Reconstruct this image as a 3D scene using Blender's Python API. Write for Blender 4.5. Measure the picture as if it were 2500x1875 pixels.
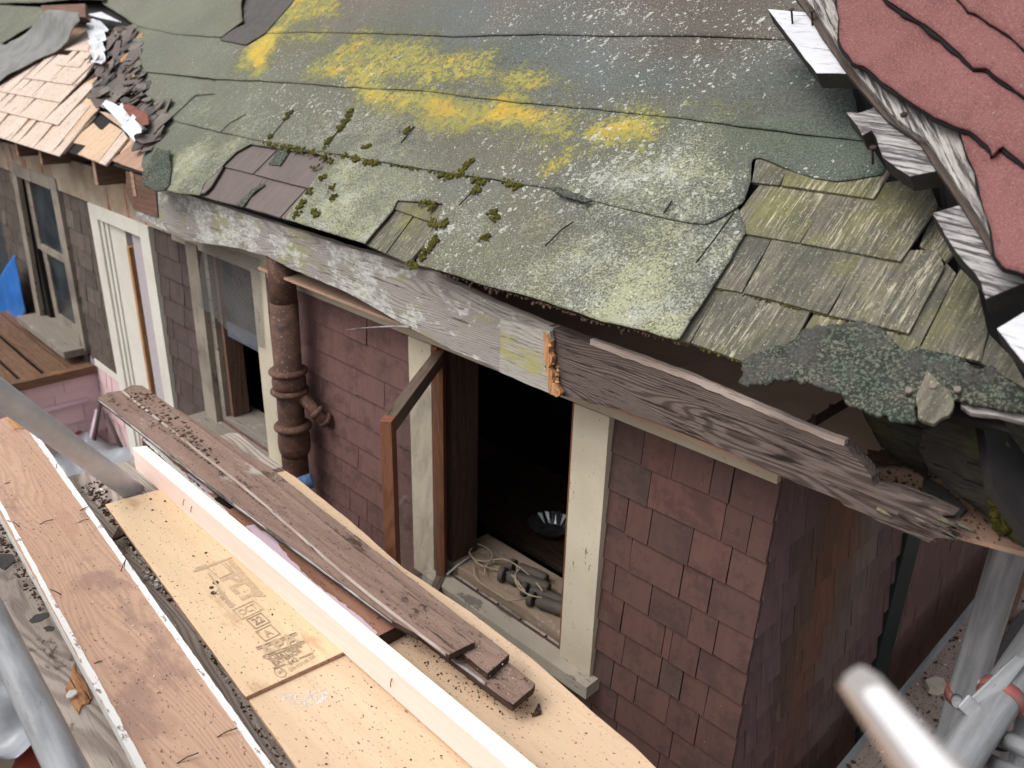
import bpy, math, random
import numpy as np
from mathutils import Vector, Matrix
random.seed(7); rng = np.random.default_rng(7)
for o in list(bpy.data.objects): bpy.data.objects.remove(o)
sc = bpy.context.scene
COL = sc.collection
# ------------------------------------------------------------------ camera
FPX = 1996.0
nX = np.array([2138.51, 880.53, -FPX]); nX /= np.linalg.norm(nX)
dn = np.array([-124.38, 4826.53, FPX]); dn -= (dn @ nX) * nX; dn /= np.linalg.norm(dn)
up = -dn; nYv = np.cross(up, nX)
RW = np.array([nX, nYv, up])
CAM = np.array([0, -2.0, 5.0])
cam = bpy.data.cameras.new('camera'); co = bpy.data.objects.new('camera', cam); COL.objects.link(co)
m3 = np.column_stack([RW @ [1, 0, 0], RW @ [0, -1, 0], RW @ [0, 0, -1]])
M = Matrix([[*m3[i], CAM[i]] for i in range(3)] + [[0, 0, 0, 1]])
co.matrix_world = M
cam.sensor_width = 36; cam.lens = FPX / 2500 * 36; cam.clip_end = 300; cam.clip_start = .02
cam.dof.use_dof = True; cam.dof.focus_distance = 2.6; cam.dof.aperture_fstop = 3.0
sc.camera = co
sc.render.resolution_x = 1024; sc.render.resolution_y = 768
# ------------------------------------------------------------------ light
w = bpy.data.worlds.new("World"); sc.world = w; w.use_nodes = True
nt = w.node_tree; bg = nt.nodes['Background']
sky = nt.nodes.new('ShaderNodeTexSky'); sky.sky_type = 'NISHITA'; sky.sun_disc = False
SUN_EL, SUN_AZ = math.radians(55), math.radians(200)
sky.sun_elevation = SUN_EL; sky.sun_rotation = SUN_AZ; sky.dust_density = 6; sky.air_density = 1.0
hs = nt.nodes.new('ShaderNodeHueSaturation'); hs.inputs['Saturation'].default_value = .25
nt.links.new(sky.outputs[0], hs.inputs['Color']); nt.links.new(hs.outputs[0], bg.inputs['Color'])
bg.inputs['Strength'].default_value = .15
sl = bpy.data.lights.new('sun', 'SUN'); sl.energy = .6; sl.angle = math.radians(40); sl.color = (1, .97, .93)
so = bpy.data.objects.new('sun', sl); COL.objects.link(so)
sd = Vector((math.sin(SUN_AZ) * math.cos(SUN_EL), math.cos(SUN_AZ) * math.cos(SUN_EL), math.sin(SUN_EL)))
so.rotation_euler = sd.to_track_quat('Z', 'Y').to_euler(); so.location = (0, -4, 9)
sc.view_settings.view_transform = 'Standard'; sc.view_settings.look = 'None'
sc.view_settings.exposure = 0.38; sc.view_settings.gamma = 1
# ------------------------------------------------------------------ photo measurement -> world
def ray(x, y): return RW @ np.array([x - 1250, y - 937.5, FPX])
def at(x, y, dist):
    d = ray(x, y); return CAM + d / np.linalg.norm(d) * dist
def Yp(x, y, Y=0.):
    d = ray(x, y); return CAM + d * (Y - CAM[1]) / d[1]
def Zp(x, y, Z):
    d = ray(x, y); return CAM + d * (Z - CAM[2]) / d[2]
class Frame:
    def __init__(s, P0, u, v):
        s.P = np.array(P0, float); s.u = np.array(u, float) / np.linalg.norm(u)
        v = np.array(v, float); v -= (v @ s.u) * s.u; s.v = v / np.linalg.norm(v); s.n = np.cross(s.u, s.v)
    def px(s, x, y, h=0.):
        d = ray(x, y); k = ((s.P + s.n * h - CAM) @ s.n) / (d @ s.n); Q = CAM + k * d - s.P
        return (Q @ s.u, Q @ s.v)
    def poly(s, pts, h=0.): return [s.px(x, y, h) for x, y in pts]
    def w(s, a):
        a = np.atleast_2d(np.asarray(a, float)); return s.P + a[:, :1] * s.u + a[:, 1:2] * s.v + a[:, 2:3] * s.n
TH = math.radians(38)
ROOF = Frame((0, -.25, 4.29), (1, 0, 0), (0, math.cos(TH), math.sin(TH)))
WALL = Frame((0, 0, 0), (1, 0, 0), (0, 0, 1))          # normal = -Y
def wallF(Y): return Frame((0, Y, 0), (1, 0, 0), (0, 0, 1))
def floorF(Z): return Frame((0, 0, Z), (1, 0, 0), (0, 1, 0))
def sideF(X): return Frame((X, 0, 0), (0, 1, 0), (0, 0, 1))  # normal = +X
# ------------------------------------------------------------------ numpy value noise
_T = rng.random((256, 256))
def vn(x, y):
    x = np.asarray(x, float); y = np.asarray(y, float)
    xi = np.floor(x).astype(int); yi = np.floor(y).astype(int); fx = x - xi; fy = y - yi
    fx = fx * fx * (3 - 2 * fx); fy = fy * fy * (3 - 2 * fy)
    g = lambda a, b: _T[a & 255, b & 255]
    return (g(xi, yi) * (1 - fx) + g(xi + 1, yi) * fx) * (1 - fy) + (g(xi, yi + 1) * (1 - fx) + g(xi + 1, yi + 1) * fx) * fy
def fbm(x, y, o=4):
    r = 0; a = .5
    for i in range(o): r = r + a * (vn(np.asarray(x) * 2 ** i + 17 * i, np.asarray(y) * 2 ** i + 5 * i) - .5) * 2; a *= .5
    return r
# ------------------------------------------------------------------ material DSL
def lin(c): return tuple((v / 12.92 if v <= .04045 else ((v + .055) / 1.055) ** 2.4) for v in c)
def rgb(r, g, b):
    c = lin((r / 255, g / 255, b / 255)); m = .3 * c[0] + .6 * c[1] + .1 * c[2]
    return tuple(m + (v - m) * .9 for v in c) + (1.,)
class NT:
    def __init__(s, name):
        s.m = bpy.data.materials.new(name); s.m.use_nodes = True; s.t = s.m.node_tree; s.b = s.t.nodes['Principled BSDF']
        a = s.t.nodes.new('ShaderNodeAttribute'); a.attribute_name = 'tc'; s.tc = a.outputs['Vector']; s.h = None
    def n(s, t): return s.t.nodes.new(t)
    def put(s, sock, v):
        if v is None: return
        if isinstance(v, bpy.types.NodeSocket): s.t.links.new(v, sock)
        else: sock.default_value = v
    def map(s, sc=(1, 1, 1), loc=(0, 0, 0), v=None):
        k = s.n('ShaderNodeMapping'); s.put(k.inputs['Vector'], v or s.tc); k.inputs['Scale'].default_value = sc; k.inputs['Location'].default_value = loc; return k.outputs[0]
    def noise(s, scale, v=None, d=4, r=.6, dist=0., col=False):
        k = s.n('ShaderNodeTexNoise'); s.put(k.inputs['Vector'], v or s.tc); k.inputs['Scale'].default_value = scale
        k.inputs['Detail'].default_value = d; k.inputs['Roughness'].default_value = r; k.inputs['Distortion'].default_value = dist
        return k.outputs['Color' if col else 'Fac']
    def vor(s, scale, v=None, feat='F1', rnd=1., out='Distance'):
        k = s.n('ShaderNodeTexVoronoi'); s.put(k.inputs['Vector'], v or s.tc); k.inputs['Scale'].default_value = scale
        k.feature = feat; k.inputs['Randomness'].default_value = rnd; return k.outputs[out]
    def wave(s, scale, v=None, dist=5, d=2, ds=1., r=.5):
        k = s.n('ShaderNodeTexWave'); k.bands_direction = 'Y'; s.put(k.inputs['Vector'], v or s.tc); k.inputs['Scale'].default_value = scale
        k.inputs['Distortion'].default_value = dist; k.inputs['Detail'].default_value = d; k.inputs['Detail Scale'].default_value = ds; k.inputs['Detail Roughness'].default_value = r
        return k.outputs['Fac']
    def ma(s, op, a, b=0., c=None, clamp=False):
        k = s.n('ShaderNodeMath'); k.operation = op; k.use_clamp = clamp; s.put(k.inputs[0], a); s.put(k.inputs[1], b)
        if c is not None: s.put(k.inputs[2], c)
        return k.outputs[0]
    def step(s, f, a, b):      # smooth ramp a..b -> 0..1
        k = s.n('ShaderNodeMapRange'); k.interpolation_type = 'SMOOTHSTEP'; s.put(k.inputs[0], f); k.inputs[1].default_value = a; k.inputs[2].default_value = b; return k.outputs[0]
    def mix(s, f, a, b, t='MIX'):
        k = s.n('ShaderNodeMix'); k.data_type = 'RGBA'; k.blend_type = t; s.put(k.inputs[0], f); s.put(k.inputs[6], a); s.put(k.inputs[7], b); return k.outputs[2]
    def attr(s, name, out='Color'):
        k = s.n('ShaderNodeAttribute'); k.attribute_name = name; return k.outputs[out]
    def sep(s, c):
        k = s.n('ShaderNodeSeparateColor'); s.put(k.inputs[0], c); return k.outputs
    def bump(s, h, st=.5, dist=.003):
        k = s.n('ShaderNodeBump'); k.inputs['Strength'].default_value = st; k.inputs['Distance'].default_value = dist
        s.put(k.inputs['Height'], h)
        if s.h is not None: s.put(k.inputs['Normal'], s.h)
        s.h = k.outputs[0]
    def done(s, col, rough=.85, metal=0., spec=.25):
        s.put(s.b.inputs['Base Color'], col); s.put(s.b.inputs['Roughness'], rough); s.b.inputs['Metallic'].default_value = metal
        s.b.inputs['Specular IOR Level'].default_value = spec
        if s.h is not None: s.put(s.b.inputs['Normal'], s.h)
        return s.m
def wood(name, c1, c2, ring=.5, rscale=9, fiber=.5, crack=.0, crackc=(20, 16, 14), spots=None, spotamt=0, stain=None, stainamt=.0, bump=.5, rough=.85, attrcol=False, speck=0):
    k = NT(name)
    v = k.map((1.1, 9, 9)); f1 = k.noise(22, v=k.map((.8, 9, 9)), d=5, r=.7)
    sx = k.n('ShaderNodeSeparateXYZ'); k.put(sx.inputs[0], k.tc)
    n0 = k.noise(1.5, v=k.map((.55, 3.6, 3), loc=(3.1, 1.7, 0)), d=2, r=.45); n1 = k.noise(14, v=k.map((.4, 2, 2)), d=3, r=.6)
    ph = k.ma('ADD', k.ma('MULTIPLY', k.ma('ADD', sx.outputs[1], sx.outputs[2]), rscale * 14.), k.ma('ADD', k.ma('MULTIPLY', n0, rscale * 5.5), k.ma('MULTIPLY', n1, 3.2)))
    wv = k.step(k.ma('SINE', ph), -.5, 1.)
    col = k.mix(k.ma('MULTIPLY', wv, ring, clamp=True), rgb(*c1), rgb(*c2))
    lo = k.step(k.noise(2.2, v=k.map((.6, 3, 3)), d=3), .35, .7)
    col = k.mix(k.ma('MULTIPLY', lo, .35), col, rgb(*c2))
    col = k.mix(k.ma('MULTIPLY', k.step(f1, .45, .75), fiber), col, rgb(*[x * .72 for x in c2]))
    if attrcol: col = k.mix(1., col, k.attr('base'), 'MULTIPLY')
    if stain:
        sm = k.step(k.noise(3.5, d=5, r=.65, v=k.map((1, 2.2, 2))), .62 - stainamt * .35, .74 - stainamt * .3)
        col = k.mix(k.ma('MULTIPLY', sm, .8), col, rgb(*stain))
    if spots:
        sm = k.step(k.noise(5, d=6, r=.75, v=k.map((1, 1.6, 1), loc=(7, 2, 1))), .68 - spotamt * .35, .72 - spotamt * .32)
        sm2 = k.step(k.noise(60, d=3, v=k.map((.5, 1, 1))), .4, .6)
        col = k.mix(k.ma('MULTIPLY', sm, k.ma('ADD', k.ma('MULTIPLY', sm2, .6), .3)), col, rgb(*spots))
    if speck:
        sp = k.step(k.noise(130, d=2, r=.5, v=k.map((.6, 1, 1))), .66 - .05 * speck, .72 - .05 * speck)
        col = k.mix(k.ma('MULTIPLY', sp, .75), col, rgb(40, 30, 24))
    if crack:
        ck = k.noise(16, v=k.map((.35, 7, 7), loc=(1, 2, 3)), d=6, r=.75, dist=.25)
        cm = k.step(ck, .64 - crack * .16, .72 - crack * .12)
        col = k.mix(k.ma('MULTIPLY', cm, .85), col, rgb(*crackc))
        k.bump(k.ma('SUBTRACT', 1., cm), .8, .004)
    k.bump(k.ma('ADD', f1, k.ma('MULTIPLY', wv, .4)), bump, .0025)
    return k.done(col, rough)
MAT = {}
def mats():
    # ---- mineral felt of the old roof, lichen masks come as vertex attributes on the roof
    k = NT('lichen_felt')
    base = k.attr('base'); ms = k.sep(k.attr('msk')); yel, speck, white = ms[0], ms[1], ms[2]
    fine = k.noise(170, d=4, r=.75); med = k.noise(32, d=5, r=.7); big = k.noise(6, d=4)
    col = k.mix(k.step(fine, .38, .62), k.mix(.5, base, rgb(34, 36, 32)), k.mix(.12, base, rgb(190, 190, 180)))
    col = k.mix(k.ma('MULTIPLY', k.step(big, .4, .7), .35), col, k.mix(.5, base, rgb(95, 84, 74)))
    g = k.noise(26, v=k.map((1, 1, 1), loc=(4, 1, 0)), d=6, r=.8)
    col = k.mix(k.ma('MULTIPLY', speck, .38), col, rgb(72, 72, 66))
    sp = k.step(k.ma('ADD', k.ma('MULTIPLY', speck, .30), k.ma('ADD', k.ma('MULTIPLY', k.noise(130, d=6, r=.85), 1.0), k.ma('MULTIPLY', g, .35))), .82, .94)
    spc = k.mix(k.step(k.noise(9, d=2), .4, .65), rgb(168, 170, 136), rgb(174, 176, 158))
    col = k.mix(k.ma('MULTIPLY', sp, k.ma('MULTIPLY', k.ma('MINIMUM', k.ma('MULTIPLY', speck, 2.2), 1.), .85)), col, spc)
    ym = k.step(k.ma('ADD', k.ma('MULTIPLY', yel, .42), k.ma('ADD', k.ma('MULTIPLY', k.noise(110, d=5, r=.8), 1.0), k.ma('MULTIPLY', med, .75))), 1.01, 1.15)
    yc = k.mix(k.step(k.ma('ADD', k.ma('MULTIPLY', yel, .6), k.noise(9, d=3)), .8, 1.12), rgb(156, 152, 76), rgb(200, 166, 44))
    col = k.mix(k.ma('MULTIPLY', ym, k.ma('MINIMUM', k.ma('MULTIPLY', yel, 1.9), .92)), col, yc)
    wp = k.mix(.035, k.tc, k.noise(40, col=True, d=3), 'ADD')
    for sc_v, w0, off in ((30, .40, -.05), (58, .34, -.04), (110, .26, -.02)):
        wv = k.vor(sc_v, v=wp); d_ = k.ma('SUBTRACT', k.ma('ADD', k.ma('MULTIPLY', white, w0), off), k.ma('ADD', wv, k.ma('MULTIPLY', k.ma('SUBTRACT', k.noise(90, d=4, r=.8), .5), .7)))
        wm = k.ma('SUBTRACT', k.step(d_, -.01, .02), k.ma('MULTIPLY', k.step(d_, .10, .16), .6))
        col = k.mix(k.ma('MULTIPLY', wm, .8), col, rgb(200, 202, 192))
    wv = k.vor(13, v=k.mix(.05, k.map((1.2, .42, 1), loc=(5, 2, 0)), k.noise(40, col=True, d=3), 'ADD')); d_ = k.ma('SUBTRACT', k.ma('SUBTRACT', k.ma('MULTIPLY', white, .23), .015), k.ma('ADD', wv, k.ma('MULTIPLY', k.ma('SUBTRACT', k.noise(90, d=4, r=.8), .5), .8)))
    col = k.mix(k.ma('MULTIPLY', k.step(d_, -.01, .03), .75), col, rgb(196, 196, 186))
    cr = k.step(k.noise(15, d=7, r=.8, dist=.6), .66, .7); col = k.mix(k.ma('MULTIPLY', cr, .35), col, rgb(45, 44, 40))
    stk = k.step(k.noise(9, v=k.map((5, .55, 1), loc=(2, 6, 0)), d=6, r=.8), .6, .7); col = k.mix(k.ma('MULTIPLY', stk, .22), col, rgb(168, 166, 152))
    k.bump(fine, .9, .003); k.bump(k.ma('ADD', sp, k.ma('ADD', ym, wm)), .6, .004); k.bump(med, .4, .006)
    MAT['felt'] = k.done(col, .95, spec=.1)
    # felt flap, dark with green granules
    k = NT('granule_felt'); f = k.noise(120, d=5, r=.8); f2 = k.noise(9, d=5, r=.7); fv = k.vor(150)
    gr = k.step(k.ma('ADD', f, k.ma('MULTIPLY', fv, -.25)), .34, .48)
    c1 = k.mix(k.step(f2, .42, .6), rgb(104, 120, 104), rgb(126, 124, 108)); col = k.mix(gr, rgb(60, 63, 57), c1)
    col = k.mix(k.ma('MULTIPLY', k.step(k.noise(7, d=6, r=.75, v=k.map(loc=(3, 3, 3))), .50, .60), .8), col, rgb(84, 81, 78))
    k.bump(f, 1., .006); k.bump(k.noise(14, d=5), .6, .01); MAT['flap'] = k.done(col, .9, spec=.15)
    def plain(n, c, c2=None, rough=.8, metal=0., ns=20, amt=.5, b=.2, bs=60, spec=.25):
        k = NT(n); col = k.mix(k.ma('MULTIPLY', k.step(k.noise(ns, d=5, r=.65), .35, .7), amt), rgb(*c), rgb(*(c2 or [x * .7 for x in c])))
        if b: k.bump(k.noise(bs, d=4), b, .003)
        return k.done(col, rough, metal, spec)
    MAT['felt_dark'] = plain('bitumen_felt', (84, 80, 77), (56, 53, 51), b=.5, bs=40)
    MAT['felt_mid'] = plain('old_underlayer', (118, 110, 100), (74, 69, 64), b=.8, bs=25, ns=12)
    MAT['greyfelt'] = plain('grey_felt_underside', (126, 126, 122), (78, 70, 64), ns=5, b=.6, bs=12, rough=.6)
    MAT['bluegrey'] = plain('blue_grey_rail', (92, 98, 112), (66, 70, 80))
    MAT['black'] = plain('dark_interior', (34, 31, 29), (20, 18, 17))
    MAT['bitumen'] = plain('bitumen_edge', (30, 27, 28), b=.9, bs=50)
    # red shingles
    k = NT('red_mineral_felt'); f = k.vor(190); n1 = k.noise(240, d=3, r=.8)
    col = k.mix(k.step(k.noise(5, d=5, r=.7), .35, .7), rgb(132, 86, 84), rgb(116, 74, 72))
    col = k.mix(k.step(n1, .52, .62), col, rgb(150, 108, 104)); col = k.mix(k.step(k.noise(150, d=3, r=.8, v=k.map(loc=(5, 5, 0))), .6, .66), col, rgb(88, 54, 56))
    col = k.mix(k.step(k.noise(48, d=5, r=.9, v=k.map(loc=(2, 5, 0))), .67, .7), col, rgb(170, 150, 146))
    k.bump(n1, .8, .003); k.bump(k.noise(10, d=4), .4, .01); MAT['red'] = k.done(col, .95, spec=.1)
    MAT['moss'] = plain('moss', (92, 88, 34), (48, 46, 16), rough=1., ns=60, amt=.9, b=1., bs=120, spec=.05)
    # woods
    MAT['fascia'] = wood('silvered_fascia', (164, 158, 152), (124, 117, 111), ring=.7, rscale=38, fiber=.45, crack=.3, crackc=(62, 56, 52), spots=(196, 197, 192), spotamt=.5, stain=(146, 144, 102), stainamt=.25, bump=.45)
    MAT['fascia_dark'] = wood('brown_fascia', (118, 104, 97), (78, 65, 60), ring=1., rscale=48, fiber=.6, crack=.55, crackc=(36, 28, 25), bump=.6)
    MAT['lookout'] = wood('sunbleached_timber', (176, 172, 172), (138, 132, 132), ring=.2, fiber=.8, crack=1.0, crackc=(52, 44, 42), bump=1.)
    MAT['barge'] = wood('weathered_barge', (178, 172, 168), (128, 120, 116), ring=.3, fiber=.8, crack=.9, crackc=(52, 44, 40), bump=1.)
    MAT['whiteboard'] = wood('chalky_board', (202, 203, 208), (180, 180, 186), ring=.1, fiber=.3, crack=.35, crackc=(70, 66, 64))
    MAT['endgrain'] = plain('shaded_end_grain', (62, 60, 58), (38, 36, 35), b=.9, bs=70)  # rafter end sides: end grain with their shadow put into the colour
    MAT['cedar'] = wood('fresh_cedar', (210, 190, 174), (186, 162, 146), ring=.25, fiber=.5, crack=.1, crackc=(120, 90, 74), spots=(120, 90, 72), spotamt=.25, speck=1)
    MAT['cedar_plain'] = wood('sheathing_board', (205, 175, 145), (180, 146, 116), ring=.3, fiber=.35, crack=.08, speck=.2)
    MAT['cedar_red'] = wood('stained_sheathing', (176, 140, 116), (130, 95, 78), ring=.3, fiber=.5, crack=.2, speck=.4)
    MAT['rafter'] = wood('old_rafter', (120, 90, 74), (84, 60, 50), ring=.3, fiber=.5, crack=.25, speck=.5)
    MAT['shingle_dark'] = wood('dark_roof_shingle', (112, 100, 96), (86, 78, 76), ring=.15, fiber=.4, crack=.15)
    k = NT('mossy_roof_shingle')
    st = k.noise(10, v=k.map((.7, 10, 6)), d=6, r=.75); col = k.mix(k.step(st, .38, .65), rgb(82, 80, 72), rgb(118, 112, 98))
    gm = k.step(k.noise(3.2, d=4, v=k.map(loc=(1, 1, 0))), .48, .68); col = k.mix(k.ma('MULTIPLY', gm, .7), col, rgb(112, 110, 62)); col = k.mix(k.ma('MULTIPLY', k.step(k.noise(4, d=4, v=k.map(loc=(8, 1, 0))), .52, .66), .55), col, rgb(70, 71, 70))
    stl = k.step(k.noise(20, v=k.map((.45, 7, 6), loc=(2, 0, 0)), d=5, r=.8), .53, .6)
    col = k.mix(k.ma('MULTIPLY', stl, k.step(k.noise(4, v=k.map(loc=(4, 4, 0))), .42, .6)), col, rgb(178, 170, 146))
    col = k.mix(k.ma('MULTIPLY', k.step(k.noise(150, d=3, r=.7), .6, .67), .7), col, rgb(172, 172, 136))
    k.bump(st, .9, .004); MAT['shingle_moss'] = k.done(col, .9, spec=.15)
    MAT['plank'] = wood('orange_brown_plank', (192, 155, 130), (164, 126, 103), ring=.45, rscale=24, fiber=.25, speck=.1, stain=(150, 118, 104), stainamt=.25, bump=.3)
    MAT['plank_gray'] = wood('grey_scaffold_board', (186, 172, 160), (142, 128, 118), ring=.8, rscale=18, fiber=.4, crack=.2, crackc=(70, 60, 54), spots=(84, 70, 60), spotamt=.25, bump=.9)
    MAT['ply'] = wood('construction_plywood', (220, 191, 152), (202, 172, 134), ring=.22, rscale=5, fiber=.2, stain=(190, 150, 112), stainamt=.12, bump=.2, speck=.15)
    MAT['ply2'] = wood('stained_plywood', (218, 188, 154), (200, 168, 134), ring=.25, rscale=4, fiber=.2, stain=(196, 166, 142), stainamt=.12, spots=(200, 198, 198), spotamt=.05, bump=.2, speck=.3)
    MAT['lumber'] = wood('new_lumber', (250, 240, 226), (244, 224, 204), ring=.25, rscale=9, fiber=.08, bump=.12)
    MAT['lumber_side'] = wood('pinkish_shaded_lumber', (244, 216, 204), (236, 200, 188), ring=.25, rscale=9, fiber=.08, bump=.12)  # pinker, dimmer copy of the lumber; side shade put into the colour
    MAT['oldboard'] = wood('dirty_old_board', (146, 120, 106), (112, 88, 76), ring=.3, rscale=8, fiber=.5, crack=.15, spots=(66, 50, 42), spotamt=.35, stain=(176, 168, 160), stainamt=.05, bump=.8, speck=.6)
    MAT['redbrown'] = wood('reddish_board', (172, 124, 98), (128, 88, 68), ring=.4, rscale=8, fiber=.35, spots=(70, 48, 38), spotamt=.2, bump=.4, speck=.3)
    MAT['edgewood'] = wood('bleached_board_edge', (186, 170, 160), (146, 124, 112), fiber=.6, crack=.3)
    MAT['scrapwood'] = wood('pale_grey_scrap', (172, 168, 160), (134, 128, 120), ring=.3, rscale=40, fiber=.7, crack=.3, stain=(160, 156, 84), stainamt=.3)
    MAT['rollwood'] = wood('blackened_wood', (74, 68, 60), (46, 42, 38), fiber=.7, crack=.4, stain=(84, 86, 48), stainamt=.3, bump=1.)
    MAT['darkedge'] = wood('rotten_end', (84, 62, 50), (56, 40, 34), fiber=.8, crack=.5, bump=1.)
    MAT['splinter'] = wood('fresh_splinter', (200, 148, 98), (160, 104, 62), fiber=.8, crack=.4, bump=1.)
    MAT['sash'] = wood('varnished_sash', (132, 84, 58), (92, 58, 42), ring=.4, rscale=20, fiber=.5, crack=.1, bump=.3, rough=.55)
    MAT['sash_top'] = wood('faded_sash_rail', (104, 88, 76), (76, 62, 54), ring=.3, fiber=.6, crack=.2)
    MAT['deckboard'] = wood('rust_brown_deck', (120, 88, 66), (74, 54, 42), ring=.3, fiber=.6, crack=.3, spots=(140, 92, 58), spotamt=.3)
    MAT['stool'] = wood('bare_window_stool', (150, 132, 112), (124, 100, 80), ring=.3, fiber=.4, crack=.1, spots=(170, 164, 154), spotamt=.3)
    MAT['darkstick'] = wood('dark_batten', (92, 80, 72), (64, 54, 50), fiber=.5, crack=.3)
    MAT['graysill'] = wood('grey_sill', (134, 126, 116), (108, 98, 90), ring=.2, fiber=.4, crack=.25, spots=(176, 170, 160), spotamt=.3)
    def paint(n, c, c2, peel, pc, sc=30, mp=(1, .25, 1)):
        k = NT(n); col = k.mix(k.step(k.noise(3, d=4), .35, .7), rgb(*c), rgb(*c2))
        p = k.step(k.noise(sc, d=6, r=.75, v=k.map(mp)), .66 - peel * .16, .68 - peel * .16)
        p2 = k.step(k.noise(90, d=3, v=k.map((1, .5, 1))), .68, .7)
        col = k.mix(p, col, rgb(*pc)); col = k.mix(k.ma('MULTIPLY', p2, .6), col, rgb(90, 80, 70))
        k.bump(p, -.6, .002); k.bump(k.noise(60, v=k.map((3, .4, 1))), .25, .002)
        return k.done(col, .6)
    MAT['cream'] = paint('aged_cream_paint', (196, 186, 164), (180, 168, 146), .12, (112, 98, 82))
    MAT['creamh'] = paint('aged_cream_paint_horizontal', (184, 172, 150), (170, 158, 136), -.1, (108, 90, 72), 14, (.35, 1, 1))
    MAT['rustfrieze'] = paint('rust_streaked_frieze', (168, 154, 134), (140, 116, 94), .55, (136, 84, 52), 9)
    MAT['white'] = paint('white_door_paint', (214, 210, 198), (204, 198, 186), -.2, (120, 110, 100))
    MAT['greywood'] = paint('bare_grey_casing', (150, 140, 126), (118, 108, 98), .5, (98, 88, 80))
    MAT['sillp'] = paint('flaking_sill_paint', (150, 142, 132), (172, 162, 144), .75, (118, 110, 104), 9, (.35, 1, 1))
    MAT['grille'] = plain('lilac_foam_panel', (178, 168, 172), (160, 150, 158), ns=40)
    MAT['whitestrip'] = paint('chipped_white_paint', (232, 230, 226), (222, 218, 214), .45, (150, 130, 118), 40, (.35, 1, 1))
    MAT['pinkpaint'] = plain('lilac_pink_paint', (226, 200, 214), (214, 186, 202), b=.6, bs=30)
    # wall shingles, tint per shingle
    MAT['pinksh'] = None
    k = NT('painted_wall_shingle'); base = k.attr('base')
    v = k.map((1, .16, 1)); st = k.noise(45, v=v, d=5, r=.7)
    col = k.mix(k.ma('MULTIPLY', k.step(st, .42, .72), .45), base, k.mix(.55, base, rgb(52, 40, 40)))
    bl = k.step(k.noise(7, d=6, r=.8), .47, .62); col = k.mix(k.ma('MULTIPLY', bl, .7), col, k.mix(.7, base, rgb(58, 46, 44)))
    ck = k.step(k.noise(20, v=k.map((1, .1, 1), loc=(3, 1, 0)), d=6, r=.8), .7, .72); col = k.mix(k.ma('MULTIPLY', ck, .7), col, rgb(34, 24, 26))
    ds = k.step(k.noise(150, d=2), .77, .79); col = k.mix(ds, col, rgb(200, 190, 180))
    k.bump(st, .45, .003); MAT['wallsh'] = k.done(col, .75)
    k = NT('pink_wall_shingle'); base = k.attr('base'); col = k.mix(k.ma('MULTIPLY', k.step(k.noise(8, d=5, r=.7), .5, .75), .25), base, k.mix(.5, base, rgb(130, 104, 104)))
    k.bump(k.noise(40, v=k.map((1, .2, 1)), d=4), .3, .002); MAT['pinksh'] = k.done(col, .7)
    k = NT('weathered_side_shingle'); base = k.attr('base')
    st = k.noise(30, v=k.map((1, .12, 1)), d=6, r=.75)
    col = k.mix(k.ma('MULTIPLY', k.step(st, .4, .7), .6), base, k.mix(.6, base, rgb(40, 28, 28)))
    col = k.mix(k.ma('MULTIPLY', k.step(k.noise(18, v=k.map((1, .1, 1), loc=(5, 3, 0)), d=6, r=.8), .58, .68), .35), col, rgb(138, 122, 108))
    k.bump(st, .7, .004); MAT['sidesh'] = k.done(col, .75)
    # metal & plastics
    k = NT('rusty_iron'); n1 = k.noise(14, d=6, r=.7, v=k.map((1, 1, .7)))
    col = k.mix(k.step(n1, .4, .65), rgb(80, 58, 50), rgb(104, 74, 60)); col = k.mix(k.step(k.noise(60, d=4, r=.8), .6, .66), col, rgb(160, 130, 108))
    col = k.mix(k.step(k.noise(5, d=3, v=k.map(loc=(1, 0, 4))), .6, .68), col, rgb(64, 48, 48))
    k.bump(n1, .5, .004); k.bump(k.noise(90), .4, .002); MAT['rust'] = k.done(col, .75)
    k = NT('galvanised_tube'); n1 = k.noise(9, d=5, v=k.map((.35, 3, 3)))
    col = k.mix(k.step(n1, .35, .7), rgb(148, 150, 153), rgb(112, 114, 117)); col = k.mix(k.step(k.noise(60, d=4, r=.8, v=k.map((.4, 1.5, 1))), .64, .68), col, rgb(104, 98, 92))
    k.bump(k.noise(70), .15, .002); MAT['galv'] = k.done(col, .45, .15, .5)
    MAT['galv2'] = plain('plain_steel_tube', (206, 208, 213), (176, 178, 182), rough=.5, ns=12, spec=.5)
    k = NT('dull_tube'); col = k.mix(k.step(k.noise(9, d=5, v=k.map((.35, 3, 3))), .35, .7), rgb(176, 177, 180), rgb(150, 148, 148))
    col = k.mix(k.step(k.noise(50, d=4, r=.8), .66, .69), col, rgb(170, 166, 160)); k.bump(k.noise(70), .2, .002); MAT['dull'] = k.done(col, .5, .0, .4)
    MAT['rust_cup'] = plain('red_coupler', (150, 78, 74), (128, 110, 104), rough=.6, ns=30, amt=.9, metal=.2)
    MAT['nail'] = plain('old_nail', (74, 60, 54), (46, 36, 32), rough=.6, metal=.5)
    MAT['alu'] = plain('crumpled_flashing', (214, 217, 224), (160, 162, 168), rough=.5, metal=.2, ns=9, amt=.6, b=.9, bs=16)
    MAT['rustmetal'] = plain('rusted_flashing_back', (130, 78, 60), (88, 52, 42), b=.6)
    MAT['blue'] = plain('blue_tarpaulin', (36, 118, 206), (24, 84, 168), rough=.35, ns=5, b=.3, bs=8, spec=.5)
    MAT['bluetube'] = plain('blue_plastic_pipe', (62, 100, 150), (130, 148, 172), rough=.5, ns=30, amt=.5)
    MAT['greytarp'] = plain('grey_polythene', (146, 150, 156), (116, 120, 126), rough=.3, ns=5, b=.7, bs=7, spec=.6)
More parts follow.
